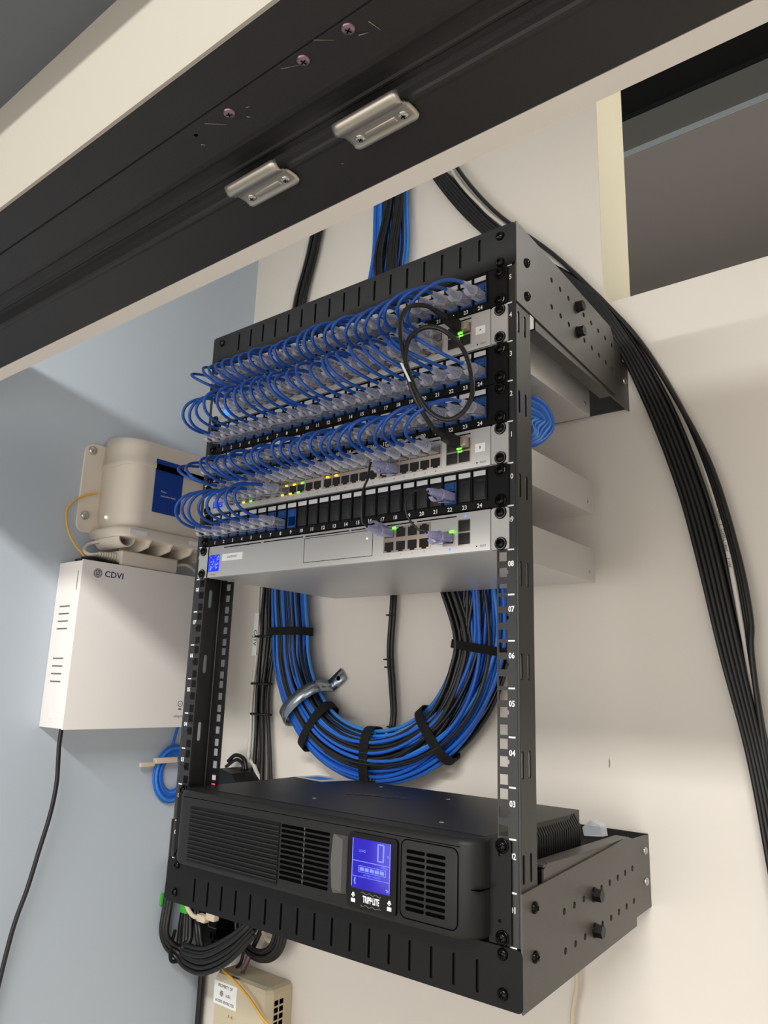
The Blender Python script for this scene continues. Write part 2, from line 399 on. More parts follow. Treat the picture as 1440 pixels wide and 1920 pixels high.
# upper and lower cross panels with side arms
for top in (True, False):
    f = (lambda z: z) if top else (lambda z: 2 * 333.4 - z)
    z0, z1 = sorted((f(667.2), f(716.5)))
    b = MB()
    hs = [slot(x, *(sorted((f(683), f(710))))) for x in SX]
    b.plate(rrect(-252, 252, z0, z1, 5) if True else None, hs, (0, -1.8, 0), X, Z, (0, 2, 0))
    e = f(716.5); b.box(-246, 246, 0, 12, e, e + (-1.8 if top else 1.8)); e = f(667.2); b.box(-250, 250, -.2, 26, e, e + (1.6 if top else -1.6))
    b.box(-246, 246, 1.2, 2.4, z0 + 4, z1 - 2)  # backing sheet added so light from behind leaves the slots dark
    b.link('cross_panel', 'rack_black_shaded', rack)
    for sgn in (1, -1):
        b = MB(); zlo, zhi = sorted((f(621.5), f(716.5)))
        holes = [circ(y, f(685.5 - (y - 83) * .062), 3.3, 12) for y in (82.9, 105.4, 128, 171.8, 194.8, 217, 239.6, 262.0)]
        holes += [circ(y, f(651.0 - (y - 83) * .062), 3.3, 12) for y in (82.0, 105, 127.6, 172, 194.4, 217, 239, 261)]
        if top: out = [(-1.5, 621.5), (268, 606.0), (268, 690), (258, 700.5), (-1.5, 716.5)]
        else: out = [(-1.5, 45.2), (-1.5, -49.7), (268, -34.5), (268, 54), (262, 59), (246, 60.5)]
        b.plate(out, holes, (sgn * 252.3, 0, 0), Y, Z, (-sgn * 1.8, 0, 0))
        b.link('side_arm', 'rack_black_lit', rack)
        b = MB()      # wall leg sliding inside the arm, with its return lip
        if top: out = [(44, 607), (323, 600.5), (323, 686), (60, 700), (44, 690)]
        else: out = [(44, 58), (52, 62.5), (323, 55), (323, -25), (70, -37), (44, -30)]
        b.plate(out, [], (sgn * 250.3, 0, 0), Y, Z, (-sgn * 2, 0, 0))
        zz = 607 if top else 60
        b.add([(sgn * 250, 44, zz), (sgn * 234, 44, zz), (sgn * 234, 260, zz - (5 if top else 2)), (sgn * 250, 260, zz - (5 if top else 2)),
               (sgn * 250, 44, zz + 2), (sgn * 234, 44, zz + 2), (sgn * 234, 260, zz - (3 if top else 0)), (sgn * 250, 260, zz - (3 if top else 0))],
              [(0, 1, 2, 3), (4, 7, 6, 5), (0, 4, 5, 1), (1, 5, 6, 2), (2, 6, 7, 3), (3, 7, 4, 0)])
        b.link('wall_leg', 'rack_black_lit', rack)
        for y, z in ((153, 682.2), (153, 648.6)):
            b = MB(); zz = f(z); hexa = [(6.3 * math.cos(PI / 3 * i), 6.3 * math.sin(PI / 3 * i)) for i in range(6)]
            b.cyl((sgn * 252.3, y, zz), (sgn * 254, y, zz), 7.2, 18)
            b.prism(hexa, (sgn * 254, y, zz), Y, Z, (sgn * 7, 0, 0)); b.link('hex_bolt', 'bolt_black', rack)
        for z in (676.4, 636.2):
            b = MB(); screw_head(b, (sgn * 252.3, 21, f(z)), (sgn, 0, 0), 5.3, 3.6); b.link('screw', ['screw_black', 'deep_black'], rack)
        if sgn > 0:
            for z in ((672, 640) if top else (662, 628)):
                b = MB(); b.lathe((250.3, 309, f(z)), X, [(0, 4.6), (1.2, 4.4), (2.4, 2.6), (2.6, 0)], 12); b.link('mount_screw', 'zinc', rack)
    zlo, zhi = sorted((f(604 if top else 611), f(690)))
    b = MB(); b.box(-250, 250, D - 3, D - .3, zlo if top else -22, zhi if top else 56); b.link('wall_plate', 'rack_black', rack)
for s in (1, -1):
    for z in (15 * U + 38.1, 15 * U + 6.35, -6.35, -38.1):
        b = MB(); screw_head(b, (s * 232.55, -1.8, z), -Y, 5.2, 3.6); b.link('screw', ['screw_black', 'deep_black'], rack)

def ear_screws(parent, u0, units=1, y=-2.2, sides=(1, -1)):
    for s in sides:
        for z in (u0 * U + 6.35, (u0 + units) * U - 6.35):
            b = MB(); b.lathe((s * 232.55, y, z), -Y, [(0, 6.7), (1.0, 6.6), (1.3, 5.9)], 24); screw_head(b, (s * 232.55, y - 1.2, z), -Y, 5.0, 2.9)
            b.link('screw', ['screw_black', 'deep_black'], parent)

# ------------------------------------------------------------------ patch panels
def PX(n): return 207.7 - 18.2 * (24 - n)
jack_proto = {}
def patch_panel(unit, label, jacks):
    z0 = (unit - 1) * U
    t = thing('patch_panel', (0, 0, z0 + .3), label, 'patch panel', 'rack patch panels')
    holes = [rect(PX(n) - 7.6, PX(n) + 7.6, 9.2, 33.3) for n in range(1, 25)] + [rrect(s * 232.55 - 5, s * 232.55 + 5, z - 3, z + 3, 2.9, 4) for s in (1, -1) for z in (6.35, 38.1)]
    b = MB(); b.plate(rrect(-241.3, 241.3, .5, U - .5, 1.5), holes, (0, -2, z0), X, Z, (0, 1.8, 0))
    b.box(-221, 221, 0, 30, z0 + .5, z0 + 2); b.box(-221, 221, 0, 30, z0 + U - 2, z0 + U - .5)
    for n in range(1, 26):
        x = PX(n) - 9.1; b.box(x - .5, x + .5, -3.2, -2, z0 + 7.5, z0 + 42)
    b.box(PX(1) - 9.6, PX(24) + 9.6, -3.2, -2, z0 + 42, z0 + 43)
    b.link('face_plate', 'panel_black', t)
    b = MB()
    for n in range(1, 25): b.text(str(n), (PX(n), -2, z0 + 3.7), X, Z, 6.2, d=.12, bold=.12)
    b.link('port_number', 'white_ink', t)
    for n in range(1, 25):
        x = PX(n)
        if 'tab' not in jack_proto:
            b = MB(); b.box(-7.2, 7.2, -2.7, -2.1, 35.3, 40.8, .25); o = b.link('label_tab', 'label_grey', t, local=True); jack_proto['tab'] = o
            o.location = (x * .001, 0, 0)
        else: copy_to(jack_proto['tab'], t, (x * .001, 0, 0))
        key = 'jack' if n in jacks else 'blank'
        if key not in jack_proto:
            b = MB()
            if key == 'jack':
                b.plate(rect(-7.4, 7.4, 9.3, 33.2), [rect(-6, 6, 12.2, 23.5)], (0, -1.6, 0), X, Z, (0, 2, 0))
                b.box(-7.4, 7.4, 10, 12, 9.5, 33); b.box(-7.3, -6, 0, 12, 10, 26); b.box(6, 7.3, 0, 12, 10, 26)
                b.box(-5, 5, -2.6, -1.6, 25.5, 31, .6); b.box(-6, 6, -2.2, -1.6, 10, 11.6)
                o = b.link('keystone_jack', 'jack_blue', t, local=True)
            else:
                b.box(-7.2, 7.2, -2.4, 1.5, 9.6, 33, .6); b.box(-6, 6, -3.0, -2.3, 12, 28.5, .5); b.box(-4, 4, -2.9, -2.3, 29.6, 31.2, .3); b.box(-2.6, 2.6, -3.2, -2.9, 29.2, 29.8)
                o = b.link('blank_insert', 'blank_black', t, local=True)
            jack_proto[key] = o; o.location = (x * .001, 0, 0)
        else: copy_to(jack_proto[key], t, (x * .001, 0, 0))
    ear_screws(t, unit - 1)
    return t
ALL = set(range(1, 25))
patch_panel(15, 'black 24-port patch panel in the topmost rack unit, full of clear plugs', ALL)
patch_panel(13, 'black 24-port patch panel directly under the switch tagged A', ALL)
patch_panel(12, 'black 24-port patch panel directly above the switch tagged B', ALL)
patch_panel(10, 'black patch panel with mostly blanked ports above the silver gateway', set(range(1, 10)) | {22})

# ------------------------------------------------------------------ switches and gateway
def CX(k): return -188.5 + 87.5 * (k // 6) + 1.35 + 7.05 + 14.1 * (k % 6)
def chassis(b, z0, depth, h=43.4):
    b.box(-221, 221, 0, depth, z0 + .5, z0 + h, .6)
def ear(parent, z0, s):
    b = MB(); x0, x1 = sorted((s * 221.6, s * 241.6))
    b.plate(rrect(x0, x1, z0 + .8, z0 + 43.2, 2.5), [], (0, -2.4, 0), X, Z, (0, 2.2, 0)); b.link('mounting_ear', 'aluminium', parent)
def rj_cavity(b, cx, zc, w=12.2, h=10.2, flip=False):
    """dark port mouth with latch notch, on the face"""
    b.box(cx - w / 2, cx + w / 2, -3.35, -3.0, zc - h / 2 + 1.5, zc + h / 2)
    s = -1
    b.box(cx - w / 4, cx + w / 4, -3.35, -3.0, zc - h / 2 - .6, zc - h / 2 + 1.6) if not flip else b.box(cx - w / 4, cx + w / 4, -3.35, -3.0, zc + h / 2 - 1, zc + h / 2 + 1.2)
def sfp_block(t, x0, z0, two=True):
    b = MB(); w = 31 if two else 14.6
    b.box(x0, x0 + w, -3.4, -2.6, z0, z0 + 27.5, .3); b.link('sfp_cage', 'port_metal', t)
    b = MB()
    for i in range(2 if two else 1):
        for j in range(2): b.box(x0 + 1 + i * 15.3, x0 + 14.6 + i * 15.3, -4.0, -3.3, z0 + 1.0 + j * 13.6, z0 + 12.8 + j * 13.6, .2)
    b.link('sfp_port', 'blank_black', t)
def switch(unit, label, tagtxt):
    z0 = (unit - 1) * U
    t = thing('network_switch', (0, 0, z0 + .5), label, 'network switch', 'rack network switches')
    b = MB(); chassis(b, z0, 257); b.box(-220.8, 220.8, -3, 0, z0 + .8, z0 + 43.2, .5)
    b.link('chassis', 'aluminium', t)
    for s in (1, -1): ear(t, z0, s)
    for g in range(4):
        gx = -188.5 + 87.5 * g
        b = MB(); b.box(gx, gx + 86.4, -3.6, -2.4, z0 + 7.2, z0 + 34.8, .3)
        b.use(1)
        for k in range(6):
            c = CX(g * 6 + k)
            for zc, fl in ((z0 + 14.2, False), (z0 + 27.7, True)):
                b.box(c - 6, c + 6, -3.95, -3.5, zc - 4.6, zc + 4.6)
                b.box(c - 3, c + 3, -3.95, -3.5, *((zc - 6.2, zc - 4.5) if not fl else (zc + 4.5, zc + 6.0)))
        b.link('port_block', ['port_metal', 'port_dark'], t)
    b = MB()
    for g in range(4):
        gx = -188.5 + 87.5 * g; b.box(gx + 2, gx + 84, -3.5, -2.9, z0 + 38.6, z0 + 39.7)
    b.box(166, 197, -3.5, -2.9, z0 + 38.6, z0 + 39.7); b.link('vent_slit', 'deep_black', t)
    sfp_block(t, 166.4, z0 + 7.6)
    b = MB()
    for k in range(24):
        b.text(str(2 * k + 2), (CX(k), -3, z0 + 4.3), X, Z, 2.3, d=.15)
    b.text('RESET', (212.5, -3, z0 + 5.2), X, Z, 2.8, d=.15); b.link('print', 'grey_ink', t)
    b = MB(); b.cyl((205, -3.3, z0 + 5.2), (205, -2.8, z0 + 5.2), .8, 10); b.link('reset_hole', 'deep_black', t)
    b = MB(); b.box(202.8, 214.8, -3.35, -2.9, z0 + 16.8, z0 + 26.0); b.link('tag_sticker', 'label_white', t)
    b = MB(); b.text(tagtxt, (208.8, -3.35, z0 + 21.4), X, Z, 4, d=.1, bold=.05); b.link('tag_letter', 'black_ink', t)
    for s in (1,):
        for y in (60, 240):
            b = MB(); b.lathe((221, y, z0 + 14), X, [(0, 2.6), (.5, 2.2), (.6, 0)], 12); b.link('case_screw', 'zinc', t)
    ear_screws(t, unit - 1, y=-2.6)
    return t
swA = switch(14, 'silver 48-port network switch tagged A between the two upper patch panels', 'A')
swB = switch(11, 'silver 48-port network switch tagged B, half its lower ports open', 'B')
b = MB(); b.box(-220, -200, -3.5, -2.9, 10 * U + 8, 10 * U + 24, .3); b.link('status_screen', 'screen_blue', swB)
b = MB()
for i in range(22):
    x = random.uniform(-219, -202); z = 10 * U + random.uniform(9, 22); b.box(x, x + random.uniform(.5, 1.6), -3.7, -3.4, z, z + random.uniform(.4, 1.2))
b.link('screen_pixels', 'screen_speck', swB)
b = MB(); b.prism(circ(0, 0, 7.5, 20), (-207, -3.6, 13 * U + 16), X, Z, (0, .8, 0)); b.link('status_light', 'led_blue', swA)
def led(t, x, z, m, w=3.4, h=1.8, y=-4.3): b = MB(); b.box(x - w / 2, x + w / 2, y, y + .5, z - h / 2, z + h / 2); b.link('port_light', m, t)
for t, u0 in ((swA, 13), (swB, 10)):
    led(t, 184.5, u0 * U + 20.8, 'led_green', 5, 1.6); led(t, 184, u0 * U + 24.0, 'led_green', 6, 2.0, -5)
for k, c in ((1, 'led_amber'), (2, 'led_amber'), (3, 'led_green'), (7, 'led_amber'), (8, 'led_amber'), (9, 'led_green')):
    led(swB, CX(k) + 3, 10 * U + 19.5, c, 4.2, 2.2, -5); led(swB, CX(k) - 3, 10 * U + 8.4, c, 4.2, 2.2, -5)
for k in (12, 13): led(swB, CX(k), 10 * U + 21, 'led_amber', 4, 1.8, -5)

z0 = 8 * U
gw = thing('gateway_router', (0, 0, z0 + .5), 'silver rack gateway with small blue screen and drive bay, lowest silver unit', 'router')
b = MB(); chassis(b, z0, 257); b.box(-220.8, 220.8, -3, 0, z0 + .8, z0 + 43.2, .5); b.link('chassis', 'aluminium', gw)
for s in (1, -1): ear(gw, z0, s)
b = MB(); b.box(-219.5, -197.5, -3.5, -2.9, z0 + 8.4, z0 + 31, .5); b.link('status_screen', 'screen_blue', gw)
b = MB()
for i in range(46):
    x = random.uniform(-218, -199.5); z = z0 + random.uniform(10, 29.5); b.box(x, x + random.uniform(.5, 1.8), -3.75, -3.4, z, z + random.uniform(.5, 1.6))
b.link('screen_pixels', 'screen_speck', gw)
b = MB(); b.box(-192, -151, -3.35, -2.9, z0 + 21.2, z0 + 30.6); b.link('sticker', 'label_white', gw)
b = MB(); b.text('GATEWAY', (-171.5, -3.35, z0 + 25.9), X, Z, 4.2, d=.1, bold=.04); b.text('UDM-PRO', (-208, -3, z0 + 4.0), X, Z, 2.2, d=.15)
b.text('RESET', (212.5, -3, z0 + 6), X, Z, 2.8, d=.15)
for i, x in enumerate((92.4, 108.4, 124.1, 139.8)):
    b.text(str(i * 2 + 2), (x, -3, z0 + 6.3), X, Z, 2.3, d=.15); b.text(str(i * 2 + 1), (x, -3, z0 + 39.6), X, Z, 2.3, d=.15)
b.link('print', 'grey_ink', gw)
b = MB(); b.plate(rect(-39.5, 68.5, z0 + 7.2, z0 + 37.4), [rect(-38.9, 67.9, z0 + 7.8, z0 + 36.8)], (0, -3.15, 0), X, Z, (0, .3, 0))
b.box(-220, -222, -3.1, -2.9, z0 + 1, z0 + 43)
b.cyl((205, -3.3, z0 + 6), (205, -2.8, z0 + 6), .7, 10)
for x0, x1 in ((-189, -117), (-112, -42), (-38, 33), (36, 72), (78, 126), (130, 180.5)): b.box(x0, min(x1, 197), -3.5, -2.9, z0 + 39.2, z0 + 40.3)
b.link('panel_gap', 'deep_black', gw)
b = MB(); b.cyl((60, -3.4, z0 + 28), (60, -2.8, z0 + 28), .9, 10); b.link('drive_light', 'led_white', gw)
b = MB(); b.box(84.2, 148, -3.6, -2.4, z0 + 8.8, z0 + 37.4, .3); b.use(1)
for i, x in enumerate((92.4, 108.4, 124.1, 139.8)):
    for zc, fl in ((z0 + 15.6, False), (z0 + 30.2, True)):
        b.box(x - 6, x + 6, -3.95, -3.5, zc - 4.8, zc + 4.8); b.box(x - 3, x + 3, -3.95, -3.5, *((zc - 6.4, zc - 4.7) if not fl else (zc + 4.7, zc + 6.3)))
b.link('port_block', ['port_metal', 'port_dark'], gw)
b = MB(); b.box(163.6, 178.2, -3.6, -2.4, z0 + 9.2, z0 + 25, .3); b.use(1); b.box(165, 177, -3.95, -3.5, z0 + 11.5, z0 + 22); b.link('wan_port', ['port_metal', 'port_dark'], gw)
sfp_block(gw, 182.4, z0 + 8.4, False)
led(gw, 100, z0 + 35.6, 'led_green', 5, 2.4, -5.5); led(gw, 176, z0 + 23.6, 'led_green', 6, 2.6, -5.5)
b = MB(); b.cyl((172.5, -3.3, z0 + 5.6), (172.5, -2.9, z0 + 5.6), 1.3, 10); b.cyl((191.5, -3.3, z0 + 39.8 - 1), (191.5, -2.9, z0 + 38.8), 1.3, 10); b.link('globe_mark', 'led_blue', gw)
for y in (240,):
    b = MB(); b.lathe((221, y, z0 + 12), X, [(0, 2.6), (.5, 2.2), (.6, 0)], 12); b.link('case_screw', 'zinc', gw)
ear_screws(gw, 8, y=-2.6)

# ------------------------------------------------------------------ patch cords with clear plugs
def make_plug(parent, mname, bootmat=None):
    b = MB()      # local: mouth at origin, tail towards -Y
    b.box(-5.8, 5.8, -15, 6, -4.0, 4.0, .5)
    for i in range(8): b.box(-4.2 + i * 1.2 - .3, -4.2 + i * 1.2 + .3, -4, 5, 3.9, 4.15)
    p = b.link('plug', mname, parent, local=True)
    b = MB(); b.use(0)
    b.lathe((0, -14, 0), -Y, [(0, 4.5), (.4, 6.0), (2.2, 6.2), (2.8, 4.6), (3.4, 3.6)], 16)
    for i in range(7):
        w = 4.9 - i * .2; b.lathe((0, -17.6 - i * 2.15, 0), -Y, [(0, 3.3), (.1, w), (1.1, w), (1.25, 3.2), (2.15, 3.2)], 14)
    b.tube([(0, -32, 0), (0, -36, 0)], [3.4, 2.6], 12)
    hook = [(-14.5, -5), (-14.5, -6.6), (-24, -9.6), (-29, -9.0), (-32.5, -6.0), (-31, -5.2), (-28, -7.6), (-24, -8.2), (-18, -5.6)]
    b.prism(hook, (-2.2, 0, 0), Y, Z, (4.4, 0, 0))
    b.link('boot', bootmat or ('frosted_plastic' if mname == 'clear_plastic' else mname), p, local=True)
    b = MB(); b.add([(-3, 4, -4.2), (3, 4, -4.2), (2.2, -17, -8.4), (-2.2, -17, -8.4), (-3, 4, -5.0), (3, 4, -5.0), (2.2, -17, -9.3), (-2.2, -17, -9.3)],
                    [(0, 1, 2, 3), (4, 7, 6, 5), (0, 4, 5, 1), (1, 5, 6, 2), (2, 6, 7, 3), (3, 7, 4, 0)])
    b.link('latch', mname, p, local=True)
    return p
PLUG = {}
def add_plug(root, loc, yaw, pitch, roll, kind, bm=None):
    """plug at loc (mm), tail dir = -Y turned; returns tail point and direction"""
    if kind not in PLUG: PLUG[kind] = p = make_plug(root, kind)
    else: p = copy_to(PLUG[kind], root)
    from mathutils import Euler
    e = Euler((pitch, roll, yaw)); p.rotation_euler = e
    p.location = W(loc) - root.location
    R = e.to_matrix(); d = R @ Vector((0, -1, 0))
    return Vector(loc) + d * 34, d
def patch_cord(A, B, label, La, Lb, group, side=0.0, kind='clear_plastic', cmat='cord_blue', r=1.95, flipA=False, flipB=True):
    t = thing('patch_cable', A, label, 'patch cable', group)
    rnd = random.uniform
    pa, da = add_plug(t, A, rnd(-.10, .04), rnd(-.03, .10), 0 if not flipA else PI, kind)
    pb, db = add_plug(t, B, rnd(-.12, .03), rnd(-.08, .05), PI if flipB else 0, kind)
    pts = [pa - da * 19] + bez(pa, pa + da * La + Vector((side, 0, 0)), pb + db * Lb + Vector((side, 0, 0)), pb, 22) + [pb - db * 19]
    b = MB(); b.tube(pts, r, 8); b.link('cord', cmat, t)
    return t
rn = random.uniform
ORD = ['first', 'second', 'third', 'fourth', 'fifth', 'sixth', 'seventh', 'eighth', 'ninth', 'tenth', 'eleventh', 'twelfth', 'thirteenth', 'fourteenth', 'fifteenth', 'sixteenth', 'seventeenth', 'eighteenth', 'nineteenth', 'twentieth', 'twenty-first', 'twenty-second', 'twenty-third', 'twenty-fourth']
for n in range(1, 25):
    k = n - 1
    patch_cord((PX(n), -2, 14 * U + 17.5), (CX(k), -4, 13 * U + 27.7), 'blue patch cable hanging from the %s port of the topmost patch panel' % ORD[n - 1], rn(40, 52), rn(38, 50), 'blue patch cables from the topmost patch panel', rn(-8, -2), flipB=True)
    patch_cord((PX(n), -2, 12 * U + 17.5), (CX(k), -4, 13 * U + 14.2), 'blue patch cable rising from the %s port of the panel below switch A' % ORD[n - 1], rn(50, 62), rn(48, 60), 'blue patch cables between switch A and the panel below it', rn(-12, -4), flipB=False)
    if n <= 24:
        patch_cord((PX(n), -2, 11 * U + 17.5), (CX(k), -4, 10 * U + 27.7), 'blue patch cable dropping from the %s port of the panel above switch B' % ORD[n - 1], rn(42, 54), rn(40, 52), 'blue patch cables between switch B and the panel above it', rn(-8, -2), flipB=True)
for n in range(1, 9):
    patch_cord((PX(n), -2, 9 * U + 17.5), (CX(n - 1), -4, 10 * U + 14.2), 'blue patch cable rising from the %s port of the lowest patch panel' % ORD[n - 1], rn(46, 58), rn(46, 58), 'blue patch cables between switch B and the lowest panel', rn(-10, -3), flipB=False)
def thin_cord(A, B, label, mid, fa, fb):
    t = thing('patch_cable', A, label, 'patch cable')
    pa, da = add_plug(t, A, -.10, .0, 0 if not fa else PI, 'lavender_plastic'); pb, db = add_plug(t, B, -.06, .02, PI if fb else 0, 'lavender_plastic')
    pts = [pa - da * 3] + cr([pa, pa + da * 4 + Vector((0, 0, -2))] + mid + [pb + db * 5 + Vector((0, 0, 2)), pb], 6) + [pb - db * 3]
    b = MB(); b.tube(pts, 1.25, 8); b.link('cord', 'cable_black', t)
thin_cord((CX(19), -4, 10 * U + 14.2), (92.4, -4, z0 + 30.2), 'thin black patch cable with lavender plugs between switch B and the gateway', [(94, -46, 440), (91, -50, 425), (90, -50, 405), (88, -46, 392)], False, True)
thin_cord((PX(22), -2, 9 * U + 17.5), (171, -4, z0 + 17), 'thin black patch cable with lavender plugs below port 22 of lowest patch panel', [(159, -52, 415), (154, -57, 403), (155, -54, 388), (162, -46, 376)], False, False)

# black direct attach cable between the two switches
t = thing('direct_attach_cable', (189, -3, 10 * U + 28), 'thick black cable looping between the SFP ports of switches A and B', 'network cable')
ends = []
for zz in (13 * U + 28.5, 10 * U + 28.5):
    b = MB(); b.box(183, 196, -12, -3, zz - 4.5, zz + 4.5, .5); b.link('metal_shell', 'port_metal', t)
    b = MB(); b.add([(181.5, -10, zz + 5.5), (190, -10, zz + 5.5), (190, -10, zz - 5.5), (181.5, -10, zz - 5.5), (180, -34, zz + 7), (187, -34, zz + 7), (187, -34, zz - 3), (180, -34, zz - 3)],
                    [(0, 1, 2, 3), (4, 7, 6, 5), (0, 4, 5, 1), (1, 5, 6, 2), (2, 6, 7, 3), (3, 7, 4, 0)])
    b.tube([(183.5, -32, zz + 2), (180, -48, zz + 5)], [3.8, 2.9], 10); b.link('connector', 'black_plastic', t)
pA = (180, -46, 13 * U + 33.5); pB = (180, -46, 10 * U + 33.5)
path = [pA, (176, -60, 613), (168, -78, 606), (164, -86, 588), (166, -86, 560), (176, -80, 520), (190, -72, 490), (208, -64, 478), (224, -58, 486), (232, -56, 508), (226, -60, 545), (206, -66, 572), (188, -76, 578), (174, -84, 566), (170, -84, 545), (173, -78, 515), (178, -64, 492), pB]
b = MB(); b.tube(cr(path, 8), 2.5, 10); b.link('cord', 'cable_black', t)
b = MB(); b.prism([(0, 0), (3.2, 0), (3.2, 26), (0, 26)], (176, -86, 518), Vector((.9, .1, -.2)), Vector((-.45, 0, .89)), (0, -.5, 0)); b.link('paper_tag', 'label_white', t)

# ------------------------------------------------------------------ UPS in units 01-02
ups = thing('battery_backup', (0, 0, 1), 'black two-unit battery backup with blue display at the bottom of the rack', 'battery backup')
b = MB(); b.prism([(3, 3), (86, 3), (86, 84)] if False else [(-214, 0), (214, 0), (214, 178), (206, 224), (-206, 224), (-214, 178)], (0, 0, 3), X, Y, (0, 0, 85))
b.box(214, 217.5, 60, 206, 8, 44, 1); b.link('case', 'black_plastic', ups)
b = MB()
for i in range(24):
    y = 72 + i * 5.4; zt = 92 if y < 178 else 92 - (y - 178) * .25
    b.prism([(214, 46), (218.5, 46), (218.5, 76), (212, 87), (208, 87)], (0, y, 0), X, Z, (0, 3.0, 0))
b.link('heat_fins', 'black_plastic', ups)
# bezel: plan outline with swept corners, stacked through the height with rounded top and bottom
def bez_out(inset):
    pts = []
    W0, W1, dpt = 219.5 - inset, 196 - inset, -26 + inset
    pts.append((-W0, 0)); 
    for i in range(7): a = i / 6; pts.append((-W0 + (W0 - W1) * (1 - math.cos(a * PI / 2)), dpt * math.sin(a * PI / 2)))
    pts2 = [(-x, y) for x, y in reversed(pts)]
    return pts + pts2
b = MB(); levels = [(3, 3.5), (4.2, 1.2), (7, 0), (82, 0), (85.6, 1.2), (87.4, 4)]
ring = [[(x, y, z) for x, y in bez_out(i)] for z, i in levels]; nn = len(ring[0]); vs = [p for r_ in ring for p in r_]
b.add(vs, [(i * nn + j, i * nn + (j + 1) % nn, (i + 1) * nn + (j + 1) % nn, (i + 1) * nn + j) for i in range(len(levels) - 1) for j in range(nn)], True)
b.add(ring[-1], [tuple(range(nn))]); b.add(ring[0], [tuple(range(nn - 1, -1, -1))])
bz = b.link('bezel', 'bezel_black', ups)
b = MB(); b.box(-200, 202, -26.2, -25.8, 80.2, 80.8); b.box(191, 219.7, -20, -2, 44.6, 45.2); b.plate(rrect(136, 201, 9.5, 79, 7, 5), [rrect(136.9, 200.1, 10.4, 78.1, 6.2, 5)], (0, -26.3, 0), X, Z, (0, .4, 0)); b.link('seam', 'deep_black', ups)
def grille(x0, x1, zs, h, name='grille'):
    b = MB()
    for z in zs: b.prism(rrect(x0, x1, z, z + h, h * .4, 3), (0, -26.7, 0), X, Z, (0, .8, 0))
    b.link(name, 'deep_black', ups)
for x0, x1 in ((143, 163.8), (166, 187)): grille(x0, x1, [17 + i * 5.55 for i in range(10)], 3.1)
for x0, x1 in ((-26, 7.5), (9.5, 44)): grille(x0, x1, [16 + i * 5.2 for i in range(11)], 3.0)
b = MB()
for i in range(11): b.box(8.0, 9.1, -27, -25.5, 17.5 + i * 5.2, 20 + i * 5.2)
b.link('grille_rib', 'silver_trim', ups)
b = MB()
for i in range(13): b.prism([(-184, 0), (-29, 0), (-29, 2.6), (-184, 2.6)], (0, -26.6, 9.5 + i * 4.95), X, Z, (0, 1.2, 0))
b.link('louvre', 'panel_black', ups)
b = MB()
for i in range(12): b.box(-184, -29, -28.2, -25.5, 12.3 + i * 4.95, 14.0 + i * 4.95, .5)
b.link('louvre_rib', 'bezel_black', ups)
b = MB(); b.add([(50, -27, 71.5), (70, -27, 71.5), (70, -27, 18), (52, -27, 16), (47, -27, 44), (52, -30.5, 66), (68.5, -34, 69), (68.5, -34, 21), (53, -30.5, 21), (50, -30, 44)],
                [(5, 9, 8, 7, 6), (0, 5, 6, 1), (1, 6, 7, 2), (2, 7, 8, 3), (3, 8, 9, 4), (4, 9, 5, 0)]); b.link('grip', 'grip_grey', ups)
b = MB(); b.prism(rrect(72.5, 133.5, 9.0, 77, 4, 5), (0, -29.0, 0), X, Z, (0, 3.2, 0)); b.link('display_frame', 'panel_black', ups)
b = MB(); b.box(78, 126.3, -29.5, -28.6, 26.2, 72.2, .3); disp = b.link('display', 'lcd_blue', ups)
b = MB(); y = -29.5
def seg(x0, x1, za, zb): b.box(x0, x1, y - .15, y - .02, za, zb)
seg(79, 126, 51.2, 51.8); seg(79, 126, 37.2, 37.6)
seg(110.8, 117.6, 69.2, 70.4); seg(110.8, 117.6, 54.0, 55.2); seg(110.0, 111.6, 54.5, 70); seg(116.9, 118.5, 54.5, 70)
seg(78.2, 79, 28, 72); seg(125.4, 126.1, 28, 72)
for i in range(5): seg(88.5 + i * 6.3, 93.6 + i * 6.3, 43.0, 46.2)
seg(87, 121, 41.6, 42.0); seg(87, 121, 47.2, 47.6); seg(120.5, 121.2, 42, 47.2); seg(86.8, 87.4, 42, 47.2)
b.text('LOAD', (91, y, 61), X, Z, 3.3, d=.1); b.text('%', (123.4, y, 60), X, Z, 3.6, d=.1); b.text('SCROLL', (119.5, y, 49.6), X, Z, 2.2, d=.1)
b.text('BATTERY CAPACITY', (104, y, 39.4), X, Z, 2.3, d=.1); b.tube([(83, y - .1, 36), (82.4, y - .1, 33), (83.4, y - .1, 30)], .8, 6); b.tube([(122, y - .1, 31), (124.4, y - .1, 30), (123, y - .1, 28.6)], .7, 6)
b.link('display_segments', 'lcd_lit', ups)
b = MB(); b.text('TRIPP·LITE', (103.5, -29.0, 17.6), X, Z, 8.0, d=.2, bold=.32, sx=.56)
for cx in (81, 126):
    b.prism(circ(0, 0, 1.5, 8), (cx, -29.2, 20.8), X, Z, (0, .3, 0)); b.tube([(cx - 2.2, -29.2, 20), (cx, -29.2, 17.8), (cx + 2.2, -29.2, 20)], .5, 5); b.box(cx - 2.6, cx + 2.6, -29.3, -29.0, 13.2, 16.6)
b.link('emblem', 'white_ink', ups)
b = MB(); b.tube([(91 + 25 * i / 12, -29.1, 17.6 + 5.6 + .9 * math.sin(i * 1.6)) for i in range(13)], .45, 5); b.tube([(91 + 25 * i / 12, -29.1, 17.6 - 5.6 - .9 * math.sin(i * 1.6)) for i in range(13)], .45, 5); b.link('emblem_outline', 'silver_trim', ups)
b = MB(); b.text('TRIPP·LITE', (-14, 122, 88.1), Vector((.95, .3, 0)), Vector((-.3, .95, 0)), 21, d=.5, bold=.7, sx=.85); b.link('lid_emblem', 'emboss_grey', ups)
b = MB()
